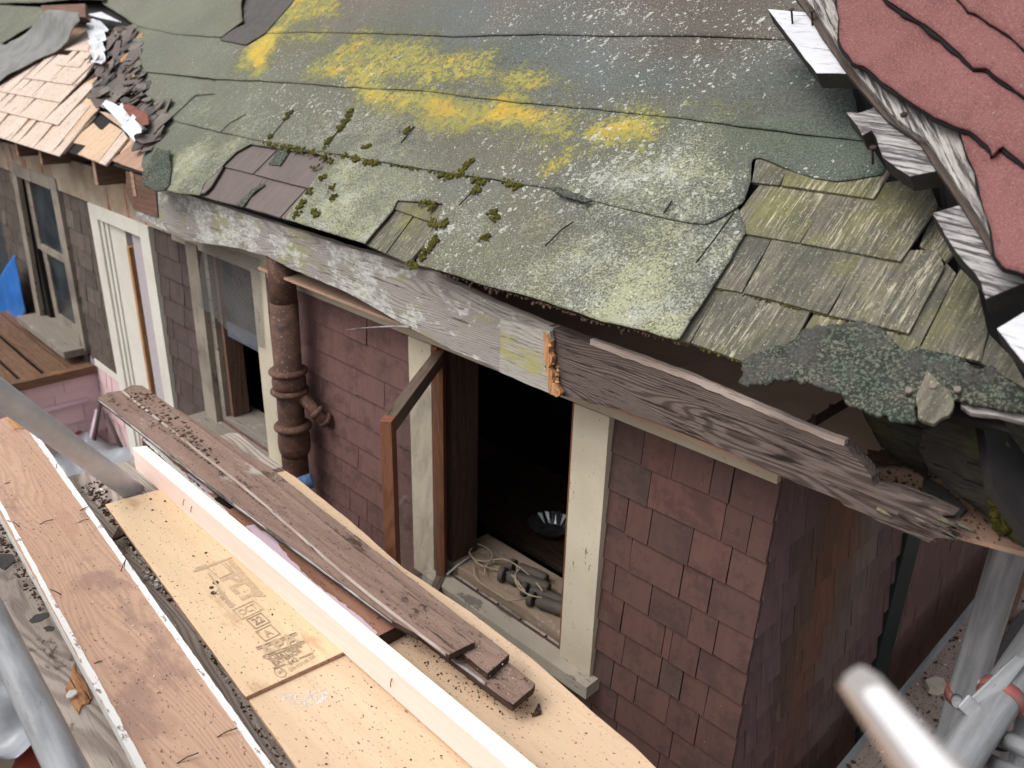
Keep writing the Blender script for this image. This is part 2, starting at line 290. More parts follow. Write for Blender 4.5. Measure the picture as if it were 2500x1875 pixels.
    MAT['redtarp'] = plain('red_tarpaulin', (176, 82, 66), (136, 56, 46), rough=.4, ns=5, b=.5, bs=9, spec=.4)
    MAT['rope'] = plain('sash_cord', (164, 148, 126), (120, 104, 88), b=.6, bs=300)
    MAT['lead'] = plain('iron_sash_weight', (92, 84, 78), (66, 60, 58), rough=.7, metal=.3, b=.6)
    MAT['tape'] = plain('tan_soffit_board', (178, 144, 120), (150, 118, 98), ns=6, b=.15)
    MAT['porcelain'] = plain('grey_white_plaster', (196, 186, 172), (150, 136, 120))
    MAT['debris'] = plain('bark_chips', (84, 62, 48), (48, 36, 30), ns=40)
    MAT['plaster'] = plain('plaster_crumbs', (222, 218, 210), (180, 174, 166))
    MAT['ink'] = plain('faded_stamp_ink', (176, 152, 120), (200, 174, 138), ns=70, amt=.8, b=0)
    MAT['ink2'] = plain('dark_stamp_ink', (142, 124, 102), (184, 160, 128), ns=80, amt=.5, b=0)
    MAT['darkgreen'] = plain('dark_green_board', (36, 46, 46), (28, 34, 34), rough=.5)
    MAT['poleend'] = wood('painted_handle', (168, 162, 160), (154, 146, 142), ring=.1, fiber=.1)
    MAT['poleside'] = wood('bare_handle_edge', (164, 138, 120), (146, 120, 102), ring=.1, fiber=.1)
    MAT['polewhite'] = plain('white_pole_highlight', (250, 250, 252), (240, 240, 246), b=0, rough=.3)  # highlight on the near pole, painted as a white colour
    MAT['concrete'] = plain('ground_soil', (92, 84, 74), (60, 54, 48), ns=3)
    MAT['platform'] = wood('dusty_platform', (158, 140, 130), (128, 112, 104), ring=.2, fiber=.2, spots=(110, 90, 80), spotamt=.1, speck=1.3)
    MAT['chrome'] = plain('fluted_steel', (200, 205, 210), (170, 176, 182), rough=.25, metal=.9, b=0)
    MAT['siding'] = plain('slate_grey_siding', (150, 156, 156), (120, 126, 128), ns=8)
    # glass
    k = NT('thin_window_glass'); k.b.inputs['Transmission Weight'].default_value = 0.
    gl = k.n('ShaderNodeBsdfGlossy'); gl.inputs['Roughness'].default_value = .03; tr = k.n('ShaderNodeBsdfTransparent'); df = k.n('ShaderNodeBsdfDiffuse'); df.inputs[0].default_value = rgb(190, 188, 184)
    m1 = k.n('ShaderNodeMixShader'); fr = k.n('ShaderNodeLayerWeight'); fr.inputs[0].default_value = .5
    k.put(m1.inputs[0], k.ma('ADD', k.ma('MULTIPLY', k.ma('POWER', fr.outputs['Facing'], 5.), .45), .04)); k.put(m1.inputs[1], tr.outputs[0]); k.put(m1.inputs[2], gl.outputs[0])
    m2 = k.n('ShaderNodeMixShader'); k.put(m2.inputs[0], k.ma('MULTIPLY', k.step(k.noise(6, d=4), .3, .8), .25)); k.put(m2.inputs[1], m1.outputs[0]); k.put(m2.inputs[2], df.outputs[0])
    k.put(k.t.nodes['Material Output'].inputs[0], m2.outputs[0]); MAT['glass'] = k.m
    k = NT('dusty_dark_glass'); col = k.mix(k.step(k.noise(3, d=4), .35, .7), rgb(26, 32, 36), rgb(62, 70, 76)); MAT['dglass'] = k.done(col, .15, 0, .6)
    k = NT('insect_screen'); tr = k.n('ShaderNodeBsdfTransparent'); df = k.n('ShaderNodeBsdfDiffuse'); df.inputs[0].default_value = rgb(120, 118, 116)
    wv = k.n('ShaderNodeTexWave'); wv.bands_direction = 'Y'; k.put(wv.inputs['Vector'], k.tc); wv.inputs['Scale'].default_value = 26; wv.inputs['Distortion'].default_value = .6
    m1 = k.n('ShaderNodeMixShader'); k.put(m1.inputs[0], k.ma('ADD', k.ma('MULTIPLY', k.step(wv.outputs['Fac'], .55, .85), .5), k.ma('MULTIPLY', k.noise(4), .35))); k.put(m1.inputs[1], tr.outputs[0]); k.put(m1.inputs[2], df.outputs[0])
    k.put(k.t.nodes['Material Output'].inputs[0], m1.outputs[0]); MAT['screen'] = k.m
mats()
# ------------------------------------------------------------------ object helpers
def tag(o, label=None, cat=None, group=None, kind=None):
    if label: o['label'] = label
    if cat: o['category'] = cat
    if group: o['group'] = group
    if kind: o['kind'] = kind
    return o
def thing(name, label, cat, loc=(0, 0, 0), group=None):
    o = bpy.data.objects.new(name, None); COL.objects.link(o); o.location = tuple(loc); o.empty_display_size = .1
    return tag(o, label, cat, group)
def worldloc(o):
    p = Vector((0, 0, 0))
    while o is not None: p += o.location; o = o.parent
    return p
STZ = [0]
def build(name, V, F, tc, mat, parent=None, attrs=None, mi=None, smooth=False, bevel=0, solid=None):
    V = np.asarray(V, float); c = V.mean(0)
    me = bpy.data.meshes.new(name); me.from_pydata((V - c).tolist(), [], [list(map(int, f)) for f in F]); 
    tc = np.asarray(tc, float) + rng.random(3) * 20
    a = me.attributes.new('tc', 'FLOAT_VECTOR', 'POINT'); a.data.foreach_set('vector', tc.astype(np.float32).ravel())
    for n, A in (attrs or {}).items():
        a = me.attributes.new(n, 'FLOAT_COLOR', 'POINT'); A = np.asarray(A, np.float32)
        if A.shape[1] == 3: A = np.hstack([A, np.ones((len(A), 1), np.float32)])
        a.data.foreach_set('color', A.ravel())
    for m in (mat if isinstance(mat, (list, tuple)) else [mat]): me.materials.append(MAT[m] if isinstance(m, str) else m)
    if mi is not None: me.polygons.foreach_set('material_index', np.asarray(mi, np.int32))
    if smooth: me.polygons.foreach_set('use_smooth', np.ones(len(me.polygons), bool))
    me.update()
    o = bpy.data.objects.new(name, me); COL.objects.link(o)
    if parent is not None: o.parent = parent; o.location = Vector(c.tolist()) - worldloc(parent)
    else: o.location = c.tolist()
    if solid: s = o.modifiers.new('t', 'SOLIDIFY'); s.thickness = solid; s.offset = -1
    if bevel: b = o.modifiers.new('b', 'BEVEL'); b.width = bevel; b.segments = 2; b.limit_method = 'ANGLE'; b.angle_limit = math.radians(50)
    return o
def outline(poly, step, jit, seed=0):
    P = np.array([p[:2] for p in poly], float); Q = np.roll(P, -1, 0); out = []; nrm = []; S = []; first = []; L = 0
    for a, b in zip(P, Q):
        d = np.linalg.norm(b - a)
        if d < 1e-6: continue
        k = max(1, int(d / step)); t = (b - a) / d; f = np.arange(k) / k
        out.append(a + (b - a) * f[:, None]); nrm.append(np.tile([-t[1], t[0]], (k, 1))); S.append(L + d * f); first.append(np.arange(k) == 0); L += d
    out = np.vstack(out)
    if jit: out = out + np.vstack(nrm) * (jit * fbm(np.concatenate(S) / (step * 3) + seed * 13.7, seed * 3.1 + 0 * np.concatenate(S), 3) * np.where(np.concatenate(first), .3, 1))[:, None]
    return out
def prism(name, fr, poly, top, thick, mat, parent=None, jit=0., step=.03, bevel=.0015, taxis=None, sidemat=None, seed=None):
    """solid board: outline in frame plane at height top, thick deep; texture x runs along taxis (2d)"""
    if seed is None: seed = random.random() * 50
    P = outline(poly, step, jit, seed) if jit else np.array([p[:2] for p in poly], float)
    ar = sum(P[i][0] * P[(i + 1) % len(P)][1] - P[(i + 1) % len(P)][0] * P[i][1] for i in range(len(P)))
    if ar < 0: P = P[::-1]
    n = len(P)
    L = np.vstack([np.column_stack([P, np.full(n, top)]), np.column_stack([P, np.full(n, top - thick)])])
    F = [list(range(n)), list(range(2 * n - 1, n - 1, -1))] + [[i, i + n, (i + 1) % n + n, (i + 1) % n] for i in range(n)]
    t = np.array(taxis if taxis is not None else (1, 0), float); t /= np.linalg.norm(t)
    tc = np.column_stack([L[:, 0] * t[0] + L[:, 1] * t[1], -L[:, 0] * t[1] + L[:, 1] * t[0], L[:, 2]])
    mi = None; mm = mat
    if sidemat: mm = [mat, sidemat]; mi = [0, 0] + [1] * n
    return build(name, fr.w(L), F, tc, mm, parent, mi=mi, bevel=bevel)
def boxw(name, x0, x1, y0, y1, z0, z1, mat, parent=None, bevel=.002, taxis='x', jit=0):
    fr = {'x': Frame((0, y0, 0), (1, 0, 0), (0, 0, 1)), 'z': Frame((0, y0, 0), (1, 0, 0), (0, 0, 1)), 'y': Frame((0, 0, z1), (1, 0, 0), (0, 1, 0))}[taxis]
    if taxis == 'y': return prism(name, fr, [(x0, y0), (x1, y0), (x1, y1), (x0, y1)], 0, z1 - z0, mat, parent, jit=jit, bevel=bevel, taxis=(0, 1))
    return prism(name, fr, [(x0, z0), (x1, z0), (x1, z1), (x0, z1)], 0, y1 - y0, mat, parent, jit=jit, bevel=bevel, taxis=(0, 1) if taxis == 'z' else (1, 0))
def inside(P, X, Y):
    r = np.zeros(X.shape, bool); n = len(P); j = n - 1
    for i in range(n):
        xi, yi = P[i]; xj, yj = P[j]
        if yi != yj:
            c = ((yi > Y) != (yj > Y)) & (X < (xj - xi) * (Y - yi) / (yj - yi) + xi); r ^= c
        j = i
    return r
def sdist(P, X, Y):
    """distance to outline + nearest point"""
    best = np.full(X.shape, 1e9); bx = X.copy(); by = Y.copy(); n = len(P)
    for i in range(n):
        ax, ay = P[i]; dx, dy = P[(i + 1) % n] - P[i]; l2 = dx * dx + dy * dy + 1e-12
        t = np.clip(((X - ax) * dx + (Y - ay) * dy) / l2, 0, 1); qx = ax + t * dx; qy = ay + t * dy
        d = np.hypot(X - qx, Y - qy); m = d < best; best[m] = d[m]; bx[m] = qx[m]; by[m] = qy[m]
    return best, bx, by
def sheet(name, fr, poly, h, mat, parent=None, res=.012, jit=.004, thick=.006, attrs=None, smooth=True, seed=None, tswap=False):
    """thin undulating sheet with a clean ragged outline; h(a,b) height above frame plane"""
    if seed is None: seed = random.random() * 50
    P = outline(poly, res * 1.5, jit, seed)
    x0, y0 = P.min(0) - res; x1, y1 = P.max(0) + res
    nx = int((x1 - x0) / res) + 2; ny = int((y1 - y0) / res) + 2
    gx, gy = np.meshgrid(x0 + np.arange(nx) * res, y0 + np.arange(ny) * res, indexing='ij')
    cx = gx[:-1, :-1] + res / 2; cy = gy[:-1, :-1] + res / 2
    keep = inside(P, cx, cy)
    I = np.arange(nx * ny).reshape(nx, ny)
    F = np.stack([I[:-1, :-1], I[1:, :-1], I[1:, 1:], I[:-1, 1:]], -1)[keep]
    if len(F) == 0: return None
    if len(F) > 30000 or len(P) > 1500: print('BIG', name, len(F), len(P), nx, ny)
    cnt = np.zeros(nx * ny, int); np.add.at(cnt, F.ravel(), 1)
    used = cnt > 0; bd = used & (cnt < 4)
    X = gx.ravel().copy(); Y = gy.ravel().copy()
    _, qx, qy = sdist(P, X[bd], Y[bd]); X[bd] = qx; Y[bd] = qy
    idx = -np.ones(nx * ny, int); idx[used] = np.arange(used.sum()); F = idx[F]; X = X[used]; Y = Y[used]
    H = (h(X, Y) if callable(h) else float(h)) + np.zeros(X.shape)
    L = np.column_stack([X, Y, H]); W = fr.w(L)
    A = attrs(X, Y, W) if attrs else None
    tc = np.column_stack([Y, X, H]) if tswap else L
    return build(name, W, F, tc, mat, parent, attrs=A, smooth=smooth, solid=thick)
def tube(name, pts, r, mat, parent=None, seg=14, cap=True, rfun=None):
    pts = [np.array(p, float) for p in pts]; V = []; T = []; F = []; L = 0; prev = None
    for i, p in enumerate(pts):
        d = pts[min(i + 1, len(pts) - 1)] - pts[max(i - 1, 0)]; d /= np.linalg.norm(d) + 1e-12
        if prev is None:
            a = np.cross(d, [0, 0, 1]); a = np.cross(d, [0, 1, 0]) if np.linalg.norm(a) < .1 else a
        else: a = prev - (prev @ d) * d
        a /= np.linalg.norm(a); b = np.cross(d, a); prev = a
        if i: L += np.linalg.norm(p - pts[i - 1])
        rr = r if rfun is None else r * rfun(i)
        for k in range(seg):
            t = 2 * math.pi * k / seg; V.append(p + rr * (math.cos(t) * a + math.sin(t) * b)); T.append((L, math.cos(t) * r, math.sin(t) * r))
    for i in range(len(pts) - 1):
        for k in range(seg): F.append([i * seg + k, i * seg + (k + 1) % seg, (i + 1) * seg + (k + 1) % seg, (i + 1) * seg + k])
    if cap: F.append(list(range(seg))[::-1]); F.append([(len(pts) - 1) * seg + k for k in range(seg)])
    o = build(name, V, F, T, mat, parent, smooth=True)
    if cap:
        o.data.polygons[len(F) - 1].use_smooth = False; o.data.polygons[len(F) - 2].use_smooth = False
    return o
def smoothpath(pts, n=8):
    pts = [np.array(p, float) for p in pts]; out = []
    for i in range(len(pts) - 1):
        p0 = pts[max(i - 1, 0)]; p1 = pts[i]; p2 = pts[i + 1]; p3 = pts[min(i + 2, len(pts) - 1)]
        for k in range(n):
            t = k / n; out.append(.5 * ((2 * p1) + (-p0 + p2) * t + (2 * p0 - 5 * p1 + 4 * p2 - p3) * t * t + (-p0 + 3 * p1 - 3 * p2 + p3) * t ** 3))
    return out + [pts[-1]]
class Bag:
    """collects many tiny solids into one mesh (uncountable debris, moss)"""
    def __init__(s): s.V = []; s.F = []; s.T = []
    def chip(s, c, size, flat=.3, n=None, nrm=None, rl=.6):
        k = len(s.V); m = random.randint(4, 6) + (rl > .6); u = np.array(n if n is not None else rng.normal(size=3)); u = u / np.linalg.norm(u)
        nn = np.array(nrm if nrm is not None else (0, 0, 1.)) + rng.normal(size=3) * .15; nn /= np.linalg.norm(nn); u = u - (u @ nn) * nn; u /= np.linalg.norm(u) + 1e-9; v = np.cross(nn, u)
        el = random.uniform(.35, .9)
        for z in (0, 1):
            for i in range(m):
                t = 6.283 * i / m + random.uniform(-.3, .3); r = size * random.uniform(rl, 1.1) * .5
                p = np.array(c) + u * math.cos(t) * r + v * math.sin(t) * r * el + nn * (z * size * flat); s.V.append(p); s.T.append(p)
        s.F += [[k + i for i in range(m)][::-1], [k + m + i for i in range(m)]] + [[k + i, k + (i + 1) % m, k + m + (i + 1) % m, k + m + i] for i in range(m)]
    def blob(s, c, r, nrm):
        k = len(s.V); nn = np.array(nrm); a = np.cross(nn, [1, 0, 0]); a /= np.linalg.norm(a); b = np.cross(nn, a); q = 0
        R, S = 5, 9
        for i in range(R):
            ph = math.pi / 2 * i / R
            for j in range(S):
                t = 6.283 * j / S; rr = r * (1 + .45 * (random.random() - .5)); p = np.array(c) + (a * math.cos(t) + b * math.sin(t)) * math.cos(ph) * rr + nn * math.sin(ph) * rr * .8; s.V.append(p); s.T.append(p)
        s.V.append(np.array(c) + nn * r * .85); s.T.append(s.V[-1])
        for i in range(R - 1):
            for j in range(S): s.F.append([k + i * S + j, k + i * S + (j + 1) % S, k + (i + 1) * S + (j + 1) % S, k + (i + 1) * S + j])
        for j in range(S): s.F.append([k + (R - 1) * S + j, k + (R - 1) * S + (j + 1) % S, k + R * S])
    def out(s, name, mat, parent=None, smooth=False): return build(name, s.V, s.F, s.T, mat, parent, smooth=smooth)
# ================================================================== SETTING
g = build('ground', [(-40, -30, 0), (30, -30, 0), (30, 40, 0), (-40, 40, 0)], [[0, 1, 2, 3]], [(-40, -30, 0), (30, -30, 0), (30, 40, 0), (-40, 40, 0)], 'concrete')
tag(g, kind='structure')
# ================================================================== HOUSE
H = thing('house', 'old house with red-brown shingled walls and a lichen-covered roof being stripped', 'house', (-4.5, 1.5, 0))
ZR = [3.875, 3.739, 3.601, 3.462, 3.320, 3.187, 3.054, 2.917, 2.78]
while ZR[-1] > .4: ZR.append(ZR[-1] - .135)
JR = {0: (-1.38, -1.26, -1.12, -1.05), 1: (-1.34, -1.06, -.97), 2: (-1.42, -1.32, -1.16, -1.02), 3: (-1.39, -1.18, -1.07), 4: (-1.45, -1.29, -1.13, -1.03),
      5: (-1.40, -1.22, -1.19, -1.08), 6: (-1.38, -1.22, -1.13, -1.03), 7: (-1.42, -1.31, -1.17, -1.05), 8: (-1.39, -1.14)}
JL = {0: (-3.09, -2.92), 1: (-3.36,), 2: (-3.02, -2.80), 3: (-3.33, -2.90), 4: (-3.30,), 5: (-3.04,), 6: (-3.23,), 7: (-3.14, -2.99), 8: (-3.35, -3.07, -2.96)}
def clad(name, fr, x0, x1, rows, colf, mat='wallsh', joints=None, wmin=.1, wmax=.26, parent=H, lo=.013, hi=.003):
    V = []; F = []; T = []; C = []
    for i in range(len(rows) - 1):
        zt, zb = rows[i], rows[i + 1]
        js = sorted(joints[i]) if joints and i in joints else []
        if not js:
            a = x0 + random.uniform(.3, 1) * wmax
            while a < x1 - wmin * .6: js.append(a); a += random.uniform(wmin, wmax)
        xs = [x0] + [j for j in js if x0 + .02 < j < x1 - .02] + [x1]
        for a, b in zip(xs[:-1], xs[1:]):
            gp = random.uniform(.0008, .0028); c = np.array(colf((a + b) / 2, zb)); k = len(V); dz = random.uniform(-.003, .003); t = random.uniform(-.002, .005)
            lx = [(a + gp, zb + dz, lo + t), (b - gp, zb + dz + random.uniform(-.002, .002), lo + t + random.uniform(-.001, .002)), (b - gp, zt + .02, hi), (a + gp, zt + .02, hi)]
            lw = [(p[0], p[1], -.01) for p in lx]; V += lx + lw; rr = rng.random(3) * 9
            T += [np.array(p) + rr for p in lx + lw]; C += [c] * 8
            F += [[k, k + 1, k + 2, k + 3], [k + 1, k, k + 4, k + 5], [k + 2, k + 1, k + 5, k + 6], [k, k + 3, k + 7, k + 4]]
    return build(name, fr.w(V), F, T, mat, parent, attrs={'base': np.array(C)})
def cvar(c, dv=.12, dh=.04, alt=None, pa=0):
    def f(x, z):
        b = np.array(lin([v / 255 for v in c])); 
        if alt and random.random() < pa: b = np.array(lin([v / 255 for v in random.choice(alt)]))
        return b * (1 + random.uniform(-dv, dv)) * (1 + rng.uniform(-dh, dh, 3))
    return f
MAUVE = cvar((92, 67, 62), .06, .012, [(86, 64, 60), (98, 69, 64), (82, 64, 60)], .35)
MAUVE2 = cvar((108, 80, 76), .04, .01)
DARK = cvar((84, 72, 69), .12, .02); GREYB = cvar((92, 83, 76), .14, .03, [(106, 97, 90)], .2)
clad('wall', WALL, -1.508, -.902, ZR, MAUVE, joints=JR, wmin=.12, wmax=.24)
clad('wall', WALL, -2.62, -1.508, [z for z in ZR if z < 2.80], MAUVE)
clad('wall', WALL, -3.76, -2.575, ZR, MAUVE2, joints=JL)
clad('wall', WALL, -4.80, -3.76, [z for z in ZR if z < 2.8], MAUVE2)
clad('wall', WALL, -5.22, -4.69, ZR, DARK, wmin=.15)
RF = [3.93, 3.78, 3.63, 3.49, 3.35, 3.21, 3.07, 2.93, 2.79, 2.66, 2.56]
clad('wall', WALL, -6.90, -6.25, RF, GREYB, wmin=.12, wmax=.22)
clad('wall', WALL, -8.90, -8.06, [4.05] + RF + [2.42], GREYB, wmin=.12, wmax=.22)
PINK = cvar((208, 178, 180), .05, .012)
pw = clad('pink_wall', WALL, -6.85, -5.22, [2.50 - .14 * i for i in range(16)], PINK, 'pinksh'); pw['label'] = 'pink painted lower wall beside the white door frame'
prism('trim_board', wallF(0), [(-6.82, 2.50), (-6.25, 2.50), (-6.25, 2.56), (-6.82, 2.56)], .02, .02, 'white', H)
# wall bodies behind the cladding
for (a, b, c, d) in [(-1.66, -.93, 0, 3.98), (-2.43, -1.66, 0, 2.70), (-3.93, -2.43, 0, 3.98), (-4.55, -3.93, 0, 2.78), (-5.36, -4.55, 0, 3.98), (-6.09, -5.36, 3.81, 3.98), (-7.07, -6.09, 0, 4.0), (-7.95, -7.07, 3.9, 4.0), (-7.95, -7.07, 0, 2.6), (-8.9, -7.95, 0, 4.0), (-2.43, -1.66, 3.87, 3.98), (-4.55, -3.93, 3.9, 3.98)]:
    boxw('wall_core', a, b, .012, .13, c, d, 'black', H, bevel=0)
# dark room
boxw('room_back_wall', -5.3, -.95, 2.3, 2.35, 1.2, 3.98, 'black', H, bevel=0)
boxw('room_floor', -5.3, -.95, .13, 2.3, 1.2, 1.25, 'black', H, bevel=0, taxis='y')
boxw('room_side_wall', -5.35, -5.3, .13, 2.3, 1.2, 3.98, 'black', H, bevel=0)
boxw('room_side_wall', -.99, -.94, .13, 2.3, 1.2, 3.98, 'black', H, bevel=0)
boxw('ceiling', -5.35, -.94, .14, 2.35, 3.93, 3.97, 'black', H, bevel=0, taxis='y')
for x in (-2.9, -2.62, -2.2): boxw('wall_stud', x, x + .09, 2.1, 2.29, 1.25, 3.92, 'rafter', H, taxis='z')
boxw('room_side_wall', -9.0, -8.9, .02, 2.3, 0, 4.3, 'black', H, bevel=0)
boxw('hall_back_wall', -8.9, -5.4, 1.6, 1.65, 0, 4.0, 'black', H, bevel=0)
# side wall round the corner
def SIDEC(y, z):
    K = [(0, (100, 80, 82)), (.17, (104, 84, 87)), (.24, (84, 68, 60)), (.36, (88, 70, 62)), (.46, (112, 74, 56)), (.56, (102, 72, 58)), (.68, (96, 82, 74)), (.85, (110, 98, 90)), (1.0, (96, 76, 74)), (1.3, (92, 68, 66))]
    yy = y + .05 * math.sin(z * 3.1) + random.uniform(-.05, .05); b = [np.interp(yy, [q[0] for q in K], [q[1][i] for q in K]) for i in range(3)]
    if z < 3.1: f = min(1, (3.1 - z) / .5); b = [v * (1 - f * .6) + m * f * .6 for v, m in zip(b, (90, 68, 66))]
    return np.array(lin([v / 255 for v in b])) * random.uniform(.88, 1.14) * 1.15
RS = [4.0] + ZR
s_ = clad('side_wall', sideF(-.92), .0, 1.25, RS, SIDEC, 'sidesh', wmin=.07, wmax=.16, lo=.02); s_['label'] = 'weathered side wall of small rust-stained and purple-grey shingles'
clad('side_wall', sideF(-.94), 1.45, 4.6, RS, cvar((106, 80, 76), .08, .02), 'sidesh', wmin=.1, wmax=.2)
boxw('wall_core', -1.05, -.945, .14, 4.6, 0, 3.98, 'black', H, bevel=0)
prism('corner_board', sideF(-.92), [(1.25, 0), (1.45, 0), (1.45, 3.98), (1.25, 3.98)], .03, .06, 'darkgreen', H, taxis=(0, 1))
# frieze
prism('frieze_board', WALL, [(-4.9, 3.875), (-.905, 3.872), (-.905, 4.05), (-4.9, 4.05)], .026, .026, 'creamh', H, jit=.002)
f_ = prism('frieze_board', WALL, [(-8.95, 3.905), (-4.90, 3.905), (-4.90, 4.19), (-8.95, 4.13)], .03, .03, 'rustfrieze', H, jit=.003); f_['label'] = 'rust-streaked section of the frieze under the rafter tails'
# ---- main window
W1 = thing('window', None, None, (0, 0, 0)); W1.parent = H; W1.location = Vector((-2.05, 0, 2.7)) - H.location
prism('casing', WALL, [(-1.662, 2.785), (-1.507, 2.785), (-1.507, 3.874), (-1.662, 3.874)], .034, .034, 'cream', W1, jit=.0015, taxis=(1, 0))
prism('casing', WALL, [(-2.585, 2.72), (-2.437, 2.72), (-2.437, 3.874), (-2.585, 3.874)], .034, .034, 'cream', W1, jit=.0015)
boxw('jamb', -2.437, -2.405, -.03, .02, 2.74, 3.87, 'sash', W1, taxis='z'); boxw('jamb', -2.44, -2.37, .022, .17, 2.80, 3.87, 'darkedge', W1, taxis='z')
boxw('jamb', -1.69, -1.662, -.01, .17, 2.80, 3.87, 'sash', W1, taxis='z'); boxw('head', -2.44, -1.66, .0, .17, 3.87, 3.90, 'sash', W1)
prism('sill', floorF(2.785), [(-2.46, -.085), (-1.478, -.085), (-1.478, .0), (-1.66, .0), (-1.66, .065), (-2.44, .065), (-2.46, .0)], 0, .058, 'sillp', W1, jit=.003)
prism('stool', floorF(2.835), [(-2.44, .02), (-1.66, .02), (-1.66, .30), (-2.44, .30)], 0, .045, 'stool', W1, jit=.003)
# open casement, hinged at the left jamb
hin = np.array([-2.408, -.004]); out = np.array([-1.993, -.585]); u = (out - hin) / np.linalg.norm(out - hin)
SF = Frame((hin[0], hin[1], 2.72), (u[0], u[1], 0), (0, 0, 1)); SWd = float(np.linalg.norm(out - hin)); SH = 1.14
sash = thing('open_sash', None, None); sash.parent = W1; sash.location = Vector((hin[0], hin[1], 2.72)) - worldloc(W1)
def sp(name, a0, a1, b0, b1, mat, ta=(0, 1), top=.02, th=.04): return prism(name, SF, [(a0, b0), (a1, b0), (a1, b1), (a0, b1)], top, th, mat, sash, jit=.0008, taxis=ta)
sash.parent = H; sash.location = Vector((hin[0], hin[1], 2.72)) - worldloc(H); sash['label'] = 'brown casement sash swung open towards the boards'
sp('stile', 0, .05, 0, SH, 'sash'); sp('stile', SWd - .05, SWd, 0, SH, 'sash')
sp('rail', .05, SWd - .05, SH - .055, SH, 'sash_top', (1, 0), .021, .042); sp('rail', .05, SWd - .05, 0, .07, 'sash_top', (1, 0), .021, .042)
sp('pane', .05, SWd - .05, .07, SH - .055, 'glass', (1, 0), .003, .004)
# ---- second window with insect screen
W2 = thing('screened_window', None, None); W2.parent = H; W2.location = Vector((-4.2, 0, 2.7)) - H.location
prism('casing', WALL, [(-4.72, 2.76), (-4.565, 2.76), (-4.55, 3.9), (-4.70, 3.9)], .035, .035, 'greywood', W2, jit=.002)
prism('casing', WALL, [(-3.92, 2.76), (-3.765, 2.76), (-3.765, 3.9), (-3.92, 3.9)], .035, .035, 'cream', W2, jit=.002)
boxw('jamb', -4.56, -4.50, .0, .12, 2.8, 3.9, 'greywood', W2, taxis='z'); boxw('jamb', -4.50, -4.46, .03, .14, 2.8, 3.9, 'rafter', W2, taxis='z'); boxw('jamb', -3.95, -3.92, 0, .14, 2.8, 3.9, 'greywood', W2, taxis='z')
prism('sill', floorF(2.78), [(-4.78, -.13), (-3.72, -.13), (-3.72, .03), (-4.78, .03)], 0, .06, 'graysill', W2, jit=.003)
prism('sill', floorF(2.83), [(-4.56, .0), (-3.92, .0), (-3.92, .2), (-4.56, .2)], 0, .05, 'graysill', W2, jit=.003)
sheet('insect_screen', wallF(-.045), wallF(-.045).poly([(492, 590), (632, 632), (645, 850), (600, 838), (548, 800), (512, 765), (483, 745), (486, 690)]), lambda a, b: .012 * fbm(a * 5, b * 4, 2), 'screen', W2, res=.02, jit=.006, thick=0)
boxw('sash_rail', -4.50, -3.93, .05, .09, 3.36, 3.45, 'bluegrey', W2)
boxw('pane', -4.50, -3.93, .066, .07, 3.45, 3.9, 'dglass', W2, bevel=0)
# ---- far double hung window
W3 = thing('double_hung_window', None, None); W3.parent = H; W3.location = Vector((-7.5, 0, 2.5)) - H.location
prism('casing', WALL, [(-8.22, 2.44), (-8.09, 2.44), (-7.92, 3.94), (-8.05, 3.94)], .04, .04, 'greywood', W3, jit=.003)
prism('casing', WALL, [(-7.06, 2.6), (-6.92, 2.6), (-6.90, 3.94), (-7.05, 3.94)], .04, .04, 'greywood', W3, jit=.003)
prism('head_casing', WALL, [(-8.05, 3.89), (-6.9, 3.89), (-6.9, 3.99), (-8.05, 3.99)], .041, .041, 'greywood', W3, jit=.003)
prism('sill', floorF(2.62), [(-8.2, -.2), (-6.95, -.2), (-6.95, .05), (-8.2, .05)], 0, .06, 'graysill', W3, jit=.004)
for nm, z0, z1, y in (('upper_sash', 3.26, 3.89, .02), ('lower_sash', 2.62, 3.27, .05)):
    fr = wallF(y); s0 = prism(nm, fr, [(-8.05, z0), (-7.83, z0), (-7.83, z1), (-8.05, z1)], 0, .03, 'greywood', W3, taxis=(0, 1)); 
    prism('stile', fr, [(-7.13, z0), (-7.06, z0), (-7.06, z1), (-7.13, z1)], 0, .03, 'greywood', W3, taxis=(0, 1))
    prism('rail', fr, [(-7.83, z0), (-7.13, z0), (-7.13, z0 + .06), (-7.83, z0 + .06)], .004, .03, 'greywood', W3)
    prism('pane', fr, [(-7.83, z0 + .06), (-7.13, z0 + .06), (-7.13, z1), (-7.83, z1)], -.012, .006, 'dglass', W3, bevel=0)
# ---- white door opening
D = thing('door_opening', None, None); D.parent = H; D.location = Vector((-5.7, 0, 1.3)) - H.location
for a, b, c, d in [(-6.26, -6.11, 1.2, 3.905), (-5.365, -5.215, 1.2, 3.905), (-6.11, -5.365, 3.81, 3.905)]:
    prism('frame', WALL, [(a, c), (b, c), (b, d), (a, d)], .04, .04, 'white', D)
boxw('jamb', -6.11, -6.06, -.025, .05, 1.2, 3.81, 'white', D, taxis='z'); boxw('jamb', -6.06, -6.01, -.012, .09, 1.2, 3.81, 'white', D, taxis='z')
boxw('door_leaf', -6.01, -5.73, .0, .04, 1.2, 3.81, 'white', D, taxis='z'); boxw('edge_strip', -5.73, -5.69, -.006, .04, 1.2, 3.68, 'splinter', D, taxis='z'); boxw('gap_dark_backing', -6.05, -5.37, .045, .06, 1.2, 3.81, 'black', D, bevel=0)  # black backing box added so the gap beside the leaf looks dark
boxw('panel', -5.60, -5.366, -.006, .03, 1.2, 3.80, 'grille', D, taxis='z')
